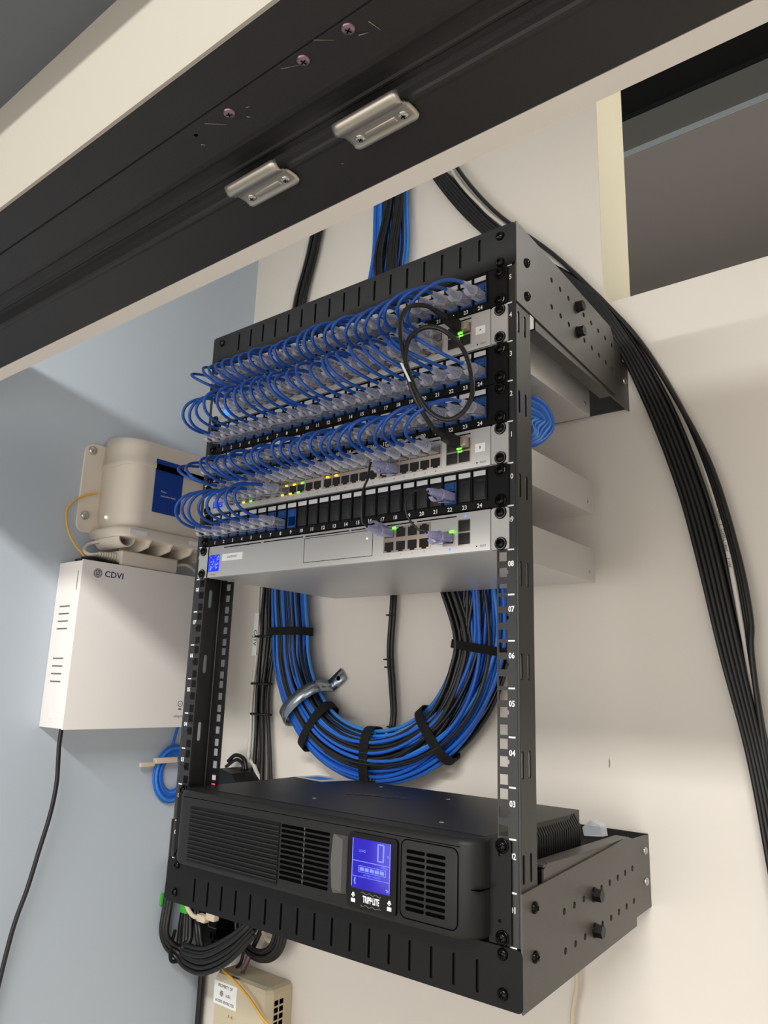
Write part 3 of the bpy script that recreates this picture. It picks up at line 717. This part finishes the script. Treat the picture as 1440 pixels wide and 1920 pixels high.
for x, yy in ((-63.7, 194), (145, 29), (-49.5, 48), (60, 170)): b.lathe((x, yy, 88), Z, [(0, 2.8), (.6, 2.4), (.9, 0)], 12)
b.link('lid_screw', 'zinc', ups)
b = MB(); b.add([(-215, 178, 88.3), (-150, 168, 88.3), (-132, 222, 88.3), (-205, 223, 88.3)], [(0, 1, 2, 3)]); b.link('lid_sticker', 'label_grey', ups)
b = MB(); b.add([(-200, 185, 88.45), (-165, 181, 88.45), (-158, 205, 88.45), (-193, 209, 88.45)], [(0, 1, 2, 3)]); b.link('sticker_print', 'cable_light_blue', ups)
for s in (1, -1):
    b = MB(); x0, x1 = sorted((s * 219, s * 241.5)); b.plate(rrect(x0, x1, 1, 87.5, 1.5), [circ(s * 230, 75, 1.7, 10), circ(s * 230, 20, 1.7, 10)], (0, -2.2, 0), X, Z, (0, 2.1, 0)); b.link('mounting_ear', 'panel_black', ups)
ear_screws(ups, 0, 2, y=-2.4)
b = MB(); b.prism([(0, 0), (22, 2), (20, 14), (8, 18), (-2, 9)], (205, 238, 58), X, Z, (2, 12, 0)); b.link('plastic_bag', 'clear_film', ups)

# ================================================================== CABLES BEHIND THE RACK
def bundle(name, loc, label, cat, strands, group=None, part='cable'):
    t = thing(name, loc, label, cat, group)
    for pts, r, mm in strands:
        b = MB(); b.tube(pts, r, 7); b.link(part, mm, t)
    return t
CXR, CZR = -160, 308
def ring_pt(u, rad, yy, k):
    """u 0..1: down from above, left arm, round the bottom, up the right arm"""
    return None
random.seed(11)
strands = []
for s in range(66):
    # position in the bundle cross-section
    while True:
        a, c = random.uniform(-1, 1), random.uniform(-1, 1)
        if a * a + c * c <= 1 and (c < .1 or random.random() < .3): break
    ro = 194 + 41 * a; yo = 294 + 20 * c; ph = random.uniform(0, 6.28); am = random.uniform(2, 6)
    black = (random.random() < .16) or (s % 9 == 0)
    innerblack = a < -.35 and black
    pts = [(-175 + 42 * -a * .9, 305 + 6 * c, 1480), (-173 + 44 * -a * .9, 306 + 6 * c, 1115), (-175 + 50 * -a * .9, 306 + 6 * c, 955), (-230 + 52 * -a, 300 + 8 * c, 760), (-325 - 40 * a, 298 + 14 * c, 560), (CXR - ro - 10, yo, 420)]
    a2 = a
    for i in range(0, 13):
        th = PI + PI * i / 12
        tw = a + (.5 * math.sin(ph + i * .35) if s % 3 == 0 else .12 * math.sin(ph + i * .5)) * (i / 12)
        tw = max(-1, min(1, tw)); rr = 194 + 41 * tw + am * .4 * math.sin(ph + i)
        ey = -3 if abs(i - 6) < 3 else 0
        pts.append((CXR + rr * math.cos(th), yo + ey, CZR + rr * math.sin(th) * (1.0 if i else 1)))
    pts.append((CXR + (194 + 41 * a) + 2, yo - 10, 420)); pts.append((CXR + 180 + 30 * a, yo - 18, 520)); pts.append((random.uniform(-60, 60), 200, 545))
    mm = 'cable_black' if black else random.choice(['cable_blue', 'cable_blue', 'cable_light_blue'])
    strands.append((cr(pts, 6), 3.0, mm))
for s in range(16):          # run of black cables coming down the inside of the right arm
    a = random.uniform(-1, 1); c = random.uniform(-1, -.2); pts = [(-160, 300, 1480), (-152 + 18 * a, 298 + 4 * c, 1115), (-166 + 26 * a, 294 + 5 * c, 955), (-120 + 16 * a, 290, 800), (-60 + 10 * a, 290, 600), (-24 + 14 * a, 272 + 8 * c, 420)]
    for i in range(7):
        th = 2 * PI - .05 - PI * .62 * i / 6; rr = 172 + 13 * a + i * 5.2; pts.append((CXR + rr * math.cos(th), 282 + 10 * c + i * 1.2, CZR + rr * math.sin(th)))
    strands.append((cr(pts, 6), 3.1, 'cable_black'))
coil = bundle('cable_coil', (-160, 300, 60), 'big coil of blue and black network cables hung on the wall behind the rack', 'cable coil', strands)
def strap(th, name='hook_strap', rad=194, hw=46, hy=24, w=12, mm='velcro', th0=None):
    b = MB(); c = Vector((CXR + rad * math.cos(th), 293, CZR + rad * math.sin(th))); er = Vector((math.cos(th), 0, math.sin(th))); et = Vector((-math.sin(th), 0, math.cos(th)))
    n = 28; vs = []
    for i in range(n):
        g = 2 * PI * i / n; ca, sa = math.cos(g), math.sin(g); ca = math.copysign(abs(ca) ** .75, ca); sa = math.copysign(abs(sa) ** .75, sa)
        for q, (dr, dt) in enumerate(((0, -w / 2), (0, w / 2), (-2, w / 2), (-2, -w / 2))):
            vs.append(c + er * (hw + dr) * ca + Y * (hy + dr) * sa + et * dt)
    b.add(vs, [(i * 4 + q, i * 4 + (q + 1) % 4, ((i + 1) % n) * 4 + (q + 1) % 4, ((i + 1) % n) * 4 + q) for i in range(n) for q in range(4)], False)
    return b
for th, w in ((PI * 1.0, 13), (PI * 1.295, 15), (PI * 1.5, 17), (PI * 1.71, 15), (PI * 1.95, 12)):
    strap(th, w=w).link('hook_strap', 'velcro', coil)
t = thing('pipe_strap', (-283, 310, 160), 'galvanised one-hole pipe strap clamped over the blue cable coil', 'pipe strap')
th = math.radians(218); b = MB(); c = Vector((CXR + 194 * math.cos(th), 293, CZR + 194 * math.sin(th))); er = Vector((-math.cos(th), 0, -math.sin(th))); et = Vector((math.sin(th), 0, -math.cos(th)))
n = 26; vs = []; w = 22
prof2 = [(-48, 26)] + [(-48 * math.cos(PI * i / n), -28 * math.sin(PI * i / n)) for i in range(n + 1)] + [(48, 24), (54, 26), (82, 26)]
for p_, q_ in prof2:
    for dt in (-w / 2, w / 2):
        vs.append(c + er * p_ + Y * q_ + et * dt)
b.add(vs, [(2 * i, 2 * i + 1, 2 * i + 3, 2 * i + 2) for i in range(len(prof2) - 1)], True)
o = b.link('band', 'galvanised', t); so = o.modifiers.new('thick', 'SOLIDIFY'); so.thickness = .0018
b = MB(); cc = c + er * 69 + Y * 24.5; b.lathe(cc, -Y, [(0, 4), (1.0, 4), (1.6, 0)], 14); b.link('screw_hole', 'deep_black', t)

strands = []
for a in (-3.3, 3.0):
    p_ = [(-141 + a, 300, 560), (-143 + a * .9, 312, 420), (-143 + a, 312, 350), (-147 + a, 313, 276), (-140 + a, 312, 220), (-135 + a * .8, 310, 170), (-146 + a, 306, 120), (-150 + a, 280, 80)]
    strands.append((cr(p_, 6), 3.4, 'cable_black'))
t = bundle('power_cord_pair', (-143, 312, 80), 'pair of thin black cords hanging down the middle behind the rack', 'cord', strands)
b = MB()
for z, x in ((332, -144), (262, -146), (250, -144), (160, -136), (128, -146)): b.box(x - 8, x + 8, 304, 312, z - 1.2, z + 1.2, .6)
b.link('cable_tie', 'black_plastic', t)

strands = []
for i, (dx, col, r) in enumerate(((-20, 'cable_black', 4), (-13, 'cable_black', 3.6), (-5, 'cable_black', 3.8), (3, 'cable_black', 3.8), (11, 'cable_black', 3.4), (-27, 'cable_white', 3.6), (-9, 'cable_black', 3.2))):
    yy = 312 - (i % 2) * 7
    p_ = [(-300 + dx * .8, yy, 1480), (-362 + dx * .7, yy, 1100), (-398 + dx * .8, yy, 950), (-415 + dx, yy, 700), (-428 + dx, yy, 400), (-428 + dx * 1.0 + i * 1.5, yy, 300), (-430 + dx * .9, yy, 200), (-422 + dx * 1.1, yy, 120), (-418 + dx * 1.4, yy, 40), (-418 + dx * 1.4, yy, -20)]
    strands.append((cr(p_, 6), r, col))
strands.append((cr([(-396, 314, 384), (-404, 314, 330), (-422, 312, 250), (-424, 310, 200), (-410, 312, 130), (-394, 310, 40)], 6), 2.6, 'cable_black'))
t = bundle('cable_bundle', (-420, 312, 0), 'black cable bundle running down the wall left of the blue coil', 'cable bundle', strands)
b = MB(); b.box(-458, -446, 300, 302, 268, 345, .5); b.link('paper_tag', 'label_white', t)
b = MB(); b.text('CATV', (-452, 299.9, 300), -Z, X, 11, d=.1, bold=.1); b.link('tag_text', 'black_ink', t)
b = MB()
for z, x in ((302, -436), (218, -432), (165, -428)): b = MB(); b.tube([(x - 26, 310, z), (x - 24, 303, z), (x, 299, z), (x + 20, 303, z), (x + 21, 311, z)], 2.4, 6); b.link('cable_tie', 'black_plastic', t)

strands = []
for i in range(11):
    dx = (i % 6) * 5.6 - 15; yy = 313 - (i // 6) * 7
    p_ = [(-130 + dx * .4, yy, 1300), (-80 + dx * .6, yy, 1140), (-45 + dx, yy, 1078), (25 + dx, yy, 975), (110 + dx, yy, 880), (200 + dx * .8, yy - 4, 790), (256 + dx * .8, yy - 6, 694), (298 + dx, yy - 4, 590), (330 + dx, yy - 3, 480), (348 + dx, yy - 2, 390), (366 + dx * .9, yy, 270), (384 + dx * .7, yy, 160), (398 + dx * .8, yy, 50), (410 + dx, yy, -60), (415 + dx, yy, -300)]
    strands.append((cr(p_, 6), 3.1, 'cable_black'))
for i, off in enumerate((18, 24, 29)):
    yy = 308 - i * 2
    p_ = [(-100, yy, 1300), (-40, yy, 1130), (45, yy, 990), (150, yy, 870), (225, yy, 768), (276, yy, 690), (322, yy, 590), (352 + i * 3, yy, 494), (374 + i * 3, yy, 385), (382 + i * 3, yy, 310), (384 + i, yy, 270), (390, yy + 3, 180), (400, yy + 3, 60), (414, yy, -90), (420, yy, -300)]
    strands.append((cr(p_, 6), 3.4, 'cable_black'))
strands.append((cr([(-110, 312, 1300), (-42, 312, 1110), (20, 311, 1010), (60, 312, 960), (180, 313, 822), (262, 312, 712), (325, 312, 580), (352, 311, 480), (364, 310, 420), (371, 310, 360), (380, 312, 260), (392, 314, 100)], 6), 3.4, 'cable_white'))
t = bundle('cable_bundle', (350, 312, -290), 'thick bundle of black cables curving down the wall right of the rack', 'cable bundle', strands)
b = MB()
for i, ch in enumerate('HMVW ROHS-2 COMPLIANT  PIMF   '):
    u = i / 29; z = 458 - 95 * u; x = 358.6 + 11.5 * u; b.text(ch, (x, 306.4, z), Vector((.13, 0, -.99)), Vector((.99, 0, .13)), 4.6, d=.1)
b.link('print', 'black_ink', t)

strands = []
for i in range(6):
    y0 = 100 + 2 * i; e = i * 5
    strands.append((cr([(150, 60, 560 - e * .3), (190, 95, 566 - e), (214 - i * 2, 128, 558 - e * .7), (216 - i * 2, 152 - e * .6, 540), (214 - i * 2, 145 - e, 522 + e * .4), (205, 112, 500 + e * .4), (150, 60, 485)], 7), 3.0, ('cable_blue', 'cable_light_blue')[i % 2]))
bundle('cable_bundle', (200, 120, 480), 'small bunch of blue cables looping behind the rack between two switches', 'cable bundle', strands)

# ================================================================== LEFT WALL
XF = -480.0
def polyface(b, q): b.add(q, [tuple(range(len(q)))])
cab = thing('power_supply_cabinet', (-515, 80, 143), 'white metal cabinet with CDVI lettering on the blue wall', 'cabinet')
b = MB(); b.box(XL + .3, XF - 1.5, -37, 190, 144, 396, 1); b.link('box', 'box_white', cab)
b = MB(); b.box(XF - 2.5, XF, -38, 191, 143, 397.5, .8); d_ = b.link('door', 'box_white', cab)
b = MB(); b.cyl((XF, 183, 275), (XF + 5, 183, 275), 6, 18); b.link('lock', 'zinc', d_)
YT = Vector((0, 1, 0))
b = MB(); b.text('CDVI', (XF, 1, 379), Y, Z, 13.5, 'LEFT', d=.2, bold=.18, sx=1.1)
b.plate(circ(0, 0, 7.2, 26), [circ(0, 0, 6.3, 26)], (XF + .1, -10.5, 379), Y, Z, (.15, 0, 0)); b.plate(circ(0, 0, 5.4, 24), [circ(0, 0, 4.7, 24)], (XF + .1, -10.5, 379), Y, Z, (.15, 0, 0))
for k in (-2.4, 0, 2.4): b.box(XF + .1, XF + .25, -10.5 + k - .5, -10.5 + k + .5, 375.4 if k == 0 else 377, 384)
b.box(XF + .1, XF + .25, -13.4, -7.6, 375.8, 376.8)
b.link('logo', 'navy_ink', d_)
b = MB(); b.text('cdvigroup.com', (XF, 156, 161), Y, Z, 6, 'LEFT', d=.2); b.plate(circ(0, 0, 5, 20), [circ(0, 0, 4, 20)], (XF + .1, 168, 181), Y, Z, (.15, 0, 0)); b.text('c', (XF, 168, 181), Y, Z, 6, d=.2); b.box(XF + .1, XF + .2, 165, 171, 171, 173.6)
b.link('print', 'grey_ink', d_)
b = MB()
for zc in [326 - 11.5 * i for i in range(4)] + [246.5 - 11.5 * i for i in range(4)]: b.box(-533, -503.5, -37.5, -36.8, zc - .9, zc + .9)
b.box(-491, -490, -37.6, -36.8, 350, 380); b.link('vent_slot', 'grey_ink', cab)
b = MB(); b.lathe((-520, -37, 163), -Y, [(0, 6.5), (.6, 6.2), (.8, 5.4), (.5, 0)], 20); b.link('knockout', 'box_white', cab)
b = MB(); pts = cr([(-510, -22, 150), (-511, -22, 120), (-512, -20, 98), (-514, -17, 62), (-516, -20, 20), (-522, -27, -30), (-528, -34, -80), (-534, -46, -140), (-538, -60, -260)], 8)
b.tube(pts, 3.3, 9); tag(b.link('power_cable', 'cable_black'), 'black power cable dropping down the blue wall from the white cabinet', 'cord')

nok = thing('fibre_terminal', (-500, 80, 428), 'cream rounded fibre terminal with blue sticker above the white cabinet', 'network terminal')
def rbox_yz(x0, x1, y0, y1, z0, z1, r, rx=10):      # body with big vertical rounded front corners
    out = [(x0, y0)]
    for i in range(7): a = PI / 2 * i / 6; out.append((x1 - r + r * math.sin(a), y0 + r - r * math.cos(a)))
    for i in range(7): a = PI / 2 * i / 6; out.append((x1 - r + r * math.cos(a), y1 - r + r * math.sin(a)))
    out.append((x0, y1)); return out
def sweep(b, levels, smooth=True):
    n = len(levels[0]); vs = [p for l in levels for p in l]
    b.add(vs, [(i * n + j, i * n + (j + 1) % n, (i + 1) * n + (j + 1) % n, (i + 1) * n + j) for i in range(len(levels) - 1) for j in range(n)], smooth)
    b.add(levels[0], [tuple(range(n - 1, -1, -1))]); b.add(levels[-1], [tuple(range(n))])
b = MB(); b.prism(rrect(-20, 215, 452, 604, 16, 6), (XL + .3, 0, 0), Y, Z, (5, 0, 0)); b.link('wall_plate', 'device_cream', nok)
def lev(z, ins, zt=0): return [(x, y, z + zt * (-455 - x)) for x, y in rbox_yz(XL + 5, -455 - ins, 14 + ins, 214 - ins, 0, 0, 30)]
b = MB(); sweep(b, [lev(452, 8), lev(470, 3), lev(480, 1), lev(562, 0), lev(563, 0)]); b.link('body', 'device_cream', nok)
b = MB(); sweep(b, [lev(563, -2.2), lev(570, -2.4), lev(572.5, 0), lev(594, 1, .12), lev(603, 4, .18), lev(607, 10, .2)]); b.link('lid', 'device_cream', nok)
b = MB()
sweep(b, [[(x, y - 6 if y < 60 else y, z) for x, y, z in l] for l in (lev(441, -2), lev(452, -5), lev(458, -1), lev(460, 6))]); b.link('base_rim', 'device_cream', nok)
b = MB()
for y_ in (62, 104, 146, 186):
    b.prism([(XL + 5, 442), (-456, 442), (-464, 430), (-490, 425), (XL + 5, 425)], (0, y_, 0), X, Z, (0, 3, 0))
b.plate(circ(0, 0, 15, 24), [circ(0, 0, 13, 24)], (-468, 26, 441), Y, Z, (-70, 0, 0))
b.link('rib', 'device_cream', nok)
b = MB(); b.plate([(57, 489), (105, 489), (112, 495), (113, 561), (57, 561)], [], (-454.6, 0, 0), Y, Z, (.3, 0, 0)); b.box(-454.9, -454.2, 57, 113, 570.8, 580); b.link('sticker', 'sticker_blue', nok)
b = MB(); b.text('Ports', (-454.2, 71, 526), Y, Z, 5, 'LEFT', d=.1); b.text('customer here', (-454.2, 71, 519), Y, Z, 5, 'LEFT', d=.1); b.link('sticker_text', 'white_ink', nok)
b = MB(); b.box(-456, -451.8, 57, 206, 561.5, 571, .3); b.link('tape', 'deep_black', nok)
b = MB()
for y_ in (18, 135): b.box(-450.4, -449.7, y_, y_ + 32, 445, 452)
b.link('spec_label', 'label_white', nok)
b = MB(); b.lathe((-519, 14.2, 478), -Y, [(0, 2.2), (.6, 2.0), (.9, 0)], 12); b.link('status_light', 'led_white', nok)
for z in (592, 480):
    b = MB(); b.lathe((XL + 5, -8, z), X, [(0, 7.5), (2, 7.5), (4, 5.5), (5, 0)], 16); b.link('screw', 'zinc', nok)
b = MB(); b.tube(cr([(-540, 6, 520), (-543, -20, 508), (-543, -40, 485), (-540, -38, 455), (-530, -30, 430), (-515, -22, 412), (-508, -14, 399)], 8), 1.7, 8)
tag(b.link('fibre_cable', 'cable_yellow'), 'yellow fibre cable curving from the cream terminal down behind white cabinet', 'cable')
t = thing('power_adapter', (-500, 85, 398), 'cream power adapter brick lying on top of the white cabinet', 'power adapter')
b = MB(); b.box(-530, -484, 30, 140, 398.3, 423, 3); b.link('brick', 'device_cream', t)
b = MB()
for i in range(8): b.lathe((-500, 30 - i * 4.2, 412), -Y, [(0, 7.4 - i * .45), (2.2, 7.2 - i * .45), (2.6, 5 - i * .4), (4.2, 5 - i * .4)], 12)
b.link('strain_relief', 'device_cream', t)
b = MB(); b.tube(cr([(-500, -2, 412), (-505, -14, 410), (-520, -16, 418), (-532, 0, 432), (-520, 20, 440)], 6), 3, 8); b.link('cord', 'cable_white', t); b = MB(); b.tube(cr([(-500, 138, 412), (-495, 165, 418), (-505, 200, 408), (-520, 230, 402)], 6), 3, 8); b.link('cord', 'cable_white', t)
b = MB(); b.box(-520, -490, -30, 25, 397.8, 402, 1.5); b.tube(cr([(-500, -30, 402), (-492, -10, 404), (-490, 20, 401), (-500, 60, 401)], 5), 2.2, 6)
tag(b.link('cable_clamp', 'black_plastic'), 'flat black clamp squeezed between white cabinet and cream terminal', 'clamp')

# blue coil on the left wall
strands = []
for i in range(7):
    r_ = 25 + i * 2.6
    strands.append(([(-544 + 1.5 * (i % 3), 214 + r_ * .95 * math.cos(g), 60 + r_ * 1.15 * math.sin(g)) for g in [2 * PI * k / 26 for k in range(27)]], 2.6, ('cable_blue', 'cable_light_blue')[i % 2]))
strands.append((cr([(-545, 205, 93), (-545, 212, 120), (-545, 222, 160), (-546, 240, 230)], 6), 2.6, 'cable_blue'))
t = bundle('cable_coil', (-545, 214, 20), 'small blue cable coil hung low on the blue wall behind left rail', 'cable coil', strands)
b = MB(); b.box(-541, -531, 168, 212, 80, 89, 1); b.box(-539, -533, 140, 168, 76, 83, 1); b.link('beige_plug', 'cable_beige', t)

# power adapter & cord on the wall behind the UPS
t = thing('plug_adapter', (-440, 290, 40), 'black plug adapter with grey rocker and red light behind the left rail', 'power adapter')
b = MB(); b.prism([(-36, 0), (30, 0), (34, 10), (20, 24), (-10, 30), (-34, 20)], (-452, 250, 44), X, Z, (0, 60, 0), False); b.link('body', 'black_plastic', t)
b = MB(); b.box(-486, -462, 246, 251, 54, 62, 1.5); b.link('rocker', 'label_grey', t)
b = MB(); b.box(-482, -470, 247, 251, 46, 50, 1.2); b.link('light', 'led_red', t)
b = MB(); b.tube(cr([(-500, 300, 80), (-480, 298, 92), (-455, 296, 88), (-444, 294, 70)], 8), 3.6, 8); b.tube(cr([(-505, 300, 70), (-478, 298, 84), (-458, 296, 80), (-450, 294, 68)], 8), 3.2, 8); b.link('cord', 'cable_black', t)
b = MB(); b.tube(cr([(-418, 308, 52), (-428, 306, 64), (-436, 304, 78), (-448, 306, 84)], 6), 4, 8); tag(b.link('wall_cable', 'cable_white'), 'short white cable beside the black plug adapter behind the rail', 'cable')

# ================================================================== UNDER THE RACK
random.seed(5)
strands = []
for i in range(9):
    a = random.uniform(-1, 1); c = random.uniform(-1, 1)
    o = i * 3.6
    p_ = [(-588 + 45 + o * .6, 262 + 6 * c, -100), (-580 + 40 + o, 255 + 7 * c, -160), (-572 + 34 + o * 1.3, 250 + 7 * c, -200 + o * .2), (-548 + 20 + o, 246 + 6 * c, -226 + o * .8), (-505, 244 + 6 * c, -237 + o), (-455, 244 + 6 * c, -232 + o), (-405, 246 + 7 * c, -205 + o * .9), (-365, 250 + 7 * c, -170 + o * .7), (-330, 262, -120 + o * .5), (-300, 270, -70)]
    strands.append((cr(p_, 7), 4.2, 'cable_black'))
for i in range(3):
    o = i * 8
    strands.append((cr([(-541 + o, 224, -80), (-542 + o * .9, 221, -147), (-542 + o * .9, 218, -189), (-541 + o, 229, -216 + o * .6), (-528 + o * .5, 243, -233 + o), (-500, 243, -243 + o), (-455, 242, -240 + o), (-400, 244, -212 + o), (-350, 250, -165 + o)], 7), 4.0, 'cable_black'))
for i in range(2):
    strands.append((cr([(-530 + i * 9, 262, -90), (-505 + i * 8, 258, -170), (-485 + i * 8, 252, -205), (-458, 248, -222)], 7), 4.0, 'cable_black'))
t = bundle('power_cord_coil', (-470, 250, -235), 'thick coil of black power cords hanging below the left end of rack', 'cord coil', strands)
b = MB(); b.tube(cr([(-528, 236, -190), (-530, 232, -212), (-530, 234, -236), (-526, 250, -240)], 6), 3, 8); b.link('cable_tie', 'velcro', t)
strands = []
for i in range(6):
    r_ = 34 + i * 3.0
    strands.append(([(-385 + r_ * 1.2 * math.cos(g), 288 + 3 * (i % 3), -168 + r_ * math.sin(g)) for g in [PI * 1.0 + PI * 1.0 * k / 18 for k in range(19)]], 3.6, 'cable_black'))
bundle('power_cord_coil', (-385, 290, -220), 'smaller black cord loop hanging below the rack beside the coax plug', 'cord coil', strands)
b = MB(); b.box(-549, -544.5, 214, 224, -152, -134, 1); tag(b.link('cable_tag', 'green_tag'), 'green tag left of the black cord coil below the rack', 'tag')
b = MB(); b.box(-518, -500, 233, 238, -160, -145, 1); tag(b.link('cable_tag', 'green_tag'), 'green tag right beside the beige connector below the rack', 'tag')
t = thing('cable_splice', (-500, 285, -190), 'beige cable with two beige connectors hanging under the rack', 'connector')
b = MB(); b.tube(cr([(-504, 236, -148), (-496, 236, -155), (-484, 236, -160), (-470, 236, -160)], 6), 3.6, 8); b.link('cable', 'cable_beige', t)
for x0 in (-470, -447): b = MB(); b.box(x0, x0 + 21, 230, 242, -164 + (x0 + 470) * .28, -153 + (x0 + 470) * .28, 2); b.link('connector', 'cable_beige', t)
t = thing('outlet_strip', (-495, 310, -240), 'black vertical outlet strip on the wall below the rack', 'power strip')
b = MB(); b.box(-528, -482, 290, 322.7, -250, -90, 3); b.link('body', 'black_plastic', t)
b = MB(); b.plate(rrect(-509, -480, -192, -176, 3), [rrect(-507.5, -481.5, -190.5, -177.5, 2)], (0, 289.5, 0), X, Z, (0, 1, 0)); b.link('socket_rim', 'grey_ink', t)
b = MB(); b.box(-502, -497, 289.2, 290.2, -208, -200); b.box(-492, -487, 289.2, 290.2, -208, -200); b.prism(circ(0, 0, 3, 10), (-494, 289.2, -213), X, Z, (0, 1, 0)); b.link('socket_hole', 'deep_black', t)
b = MB(); b.box(-482, -452, 284, 322.7, -205, -100, 2); tag(b.link('plug_block', 'deep_black'), 'flat black plug block beside the outlet strip under the rack', 'plug')
t = thing('coax_cable', (-418, 285, -242), 'black coax cable with purple and silver end entering the beige box', 'coax cable')
b = MB(); b.tube(cr([(-360, 296, -110), (-375, 296, -150), (-388, 296, -180), (-399, 294, -203)], 6), 4.2, 10); b.link('cord', 'cable_black', t)
b = MB(); b.tube([(-398, 294, -201), (-404, 293, -214)], 5, 12); b.link('sleeve', 'pink_sleeve', t)
b = MB(); b.tube([(-404, 293, -214), (-414, 292, -234), (-418, 292, -246)], [4.6, 4.4, 3.2], 12); b.link('connector', 'purple_steel', t)
b = MB(); b.tube(cr([(-390, 300, -165), (-372, 296, -182), (-350, 296, -186), (-332, 300, -176)], 6), 3.4, 8); tag(b.link('cable_stub', 'cable_beige'), 'short beige cable crossing the small black cord loop', 'cable')

ont = thing('telecom_box', (-400, 300, -420), 'beige telecom box with property sticker on white wall below the rack', 'network terminal')
b = MB(); sweep(b, [[(x, y, z) for x, y in ([(-462 + i, 322.7), (-462 + i, 282), (-456 + i, 271 + i), (-340 - i, 271 + i), (-332 - i, 282), (-332 - i, 322.7)])] for z, i in ((-420, 2), (-416, 0), (-252, 0), (-246, 2), (-243, 8))], False)
b.link('body', 'ont_beige', ont)
b = MB(); b.prism([(14 * math.cos(PI + PI * i / 10), 5 * math.sin(PI + PI * i / 10)) for i in range(11)], (-415, 272, -243), X, Y, (0, 0, .6)); b.link('cable_recess', 'emboss_grey', ont)
b = MB(); b.plate(rect(-459, -404, -290, -256), [], (0, 270.4, 0), X, Z, (0, .4, 0)); b.link('sticker', 'label_white', ont)
b = MB(); b.text('PROPERTY OF', (-431.5, 270.4, -262), X, Z, 6.2, d=.1, bold=.12, sx=.9); b.text('ACCESS RESTRICTED', (-431.5, 270.4, -284.5), X, Z, 5.4, d=.1, bold=.12, sx=.9); b.text('at&t', (-424, 270.4, -273.5), X, Z, 7, d=.1)
b.prism(circ(0, 0, 4.2, 18), (-440, 270.3, -273), X, Z, (0, .1, 0)); b.link('sticker_text', 'black_ink', ont)
b = MB()
for k in (-2.4, -.8, .8, 2.4): b.box(-443.5, -436.5, 270.1, 270.25, -273 + k - .25, -273 + k + .25)
b.link('sticker_stripes', 'label_white', ont)
b = MB()
for i in range(6): b.box(-332.6, -331.6, 284, 292, -268 - i * 10, -261 - i * 10); b.box(-332.6, -331.6, 295, 303, -268 - i * 10, -261 - i * 10)
b.link('vent_slot', 'deep_black', ont)
b = MB(); b.lathe((-412, 271, -301), -Y, [(0, 2), (.6, 1.6), (.7, 0)], 10); b.box(-421, -419, 270.5, 271, -303, -299); b.link('indicator', 'gold', ont)
b = MB(); b.tube(cr([(-452, 300, -205), (-450, 280, -228), (-440, 270, -237), (-415, 264, -241), (-385, 262, -250), (-360, 262, -262), (-335, 266, -282), (-318, 280, -300), (-308, 300, -340), (-306, 316, -420)], 8), 2.0, 8)
tag(b.link('fibre_cable', 'cable_yellow'), 'yellow fibre cable draped over the beige telecom box', 'cable')
b = MB(); b.tube(cr([(-540, 312, -120), (-542, 312, -200), (-541, 312, -300), (-541, 312, -480)], 6), 6, 10); tag(b.link('trunk_cable', 'cable_black'), 'thick black cable running down the wall corner beside the telecom box', 'cable')
b = MB(); b.tube(cr([(-448, 314, -160), (-450, 314, -200), (-452, 312, -225)], 5), 3.6, 8); b.tube(cr([(-440, 314, -190), (-442, 312, -232), (-441, 300, -244)], 5), 2.8, 8); tag(b.link('wall_cable', 'cable_black'), 'short black wires entering the top of the beige telecom box', 'cable')
b = MB()
for x in (-466, -452): b.cyl((x, 300, -232), (x + 1, 300, -214), 3.6, 12)
tag(b.link('cable_glands', 'zinc'), 'pair of small metal fittings below the large black cord coil', 'fitting')
b = MB(); b.tube(cr([(150, 310, -60), (158, 312, -120), (150, 314, -165), (146, 316, -240), (150, 317, -360)], 6), 3, 8); tag(b.link('loose_cable', 'cable_beige'), 'thin pale cable just showing below the right end of the rack', 'cable')
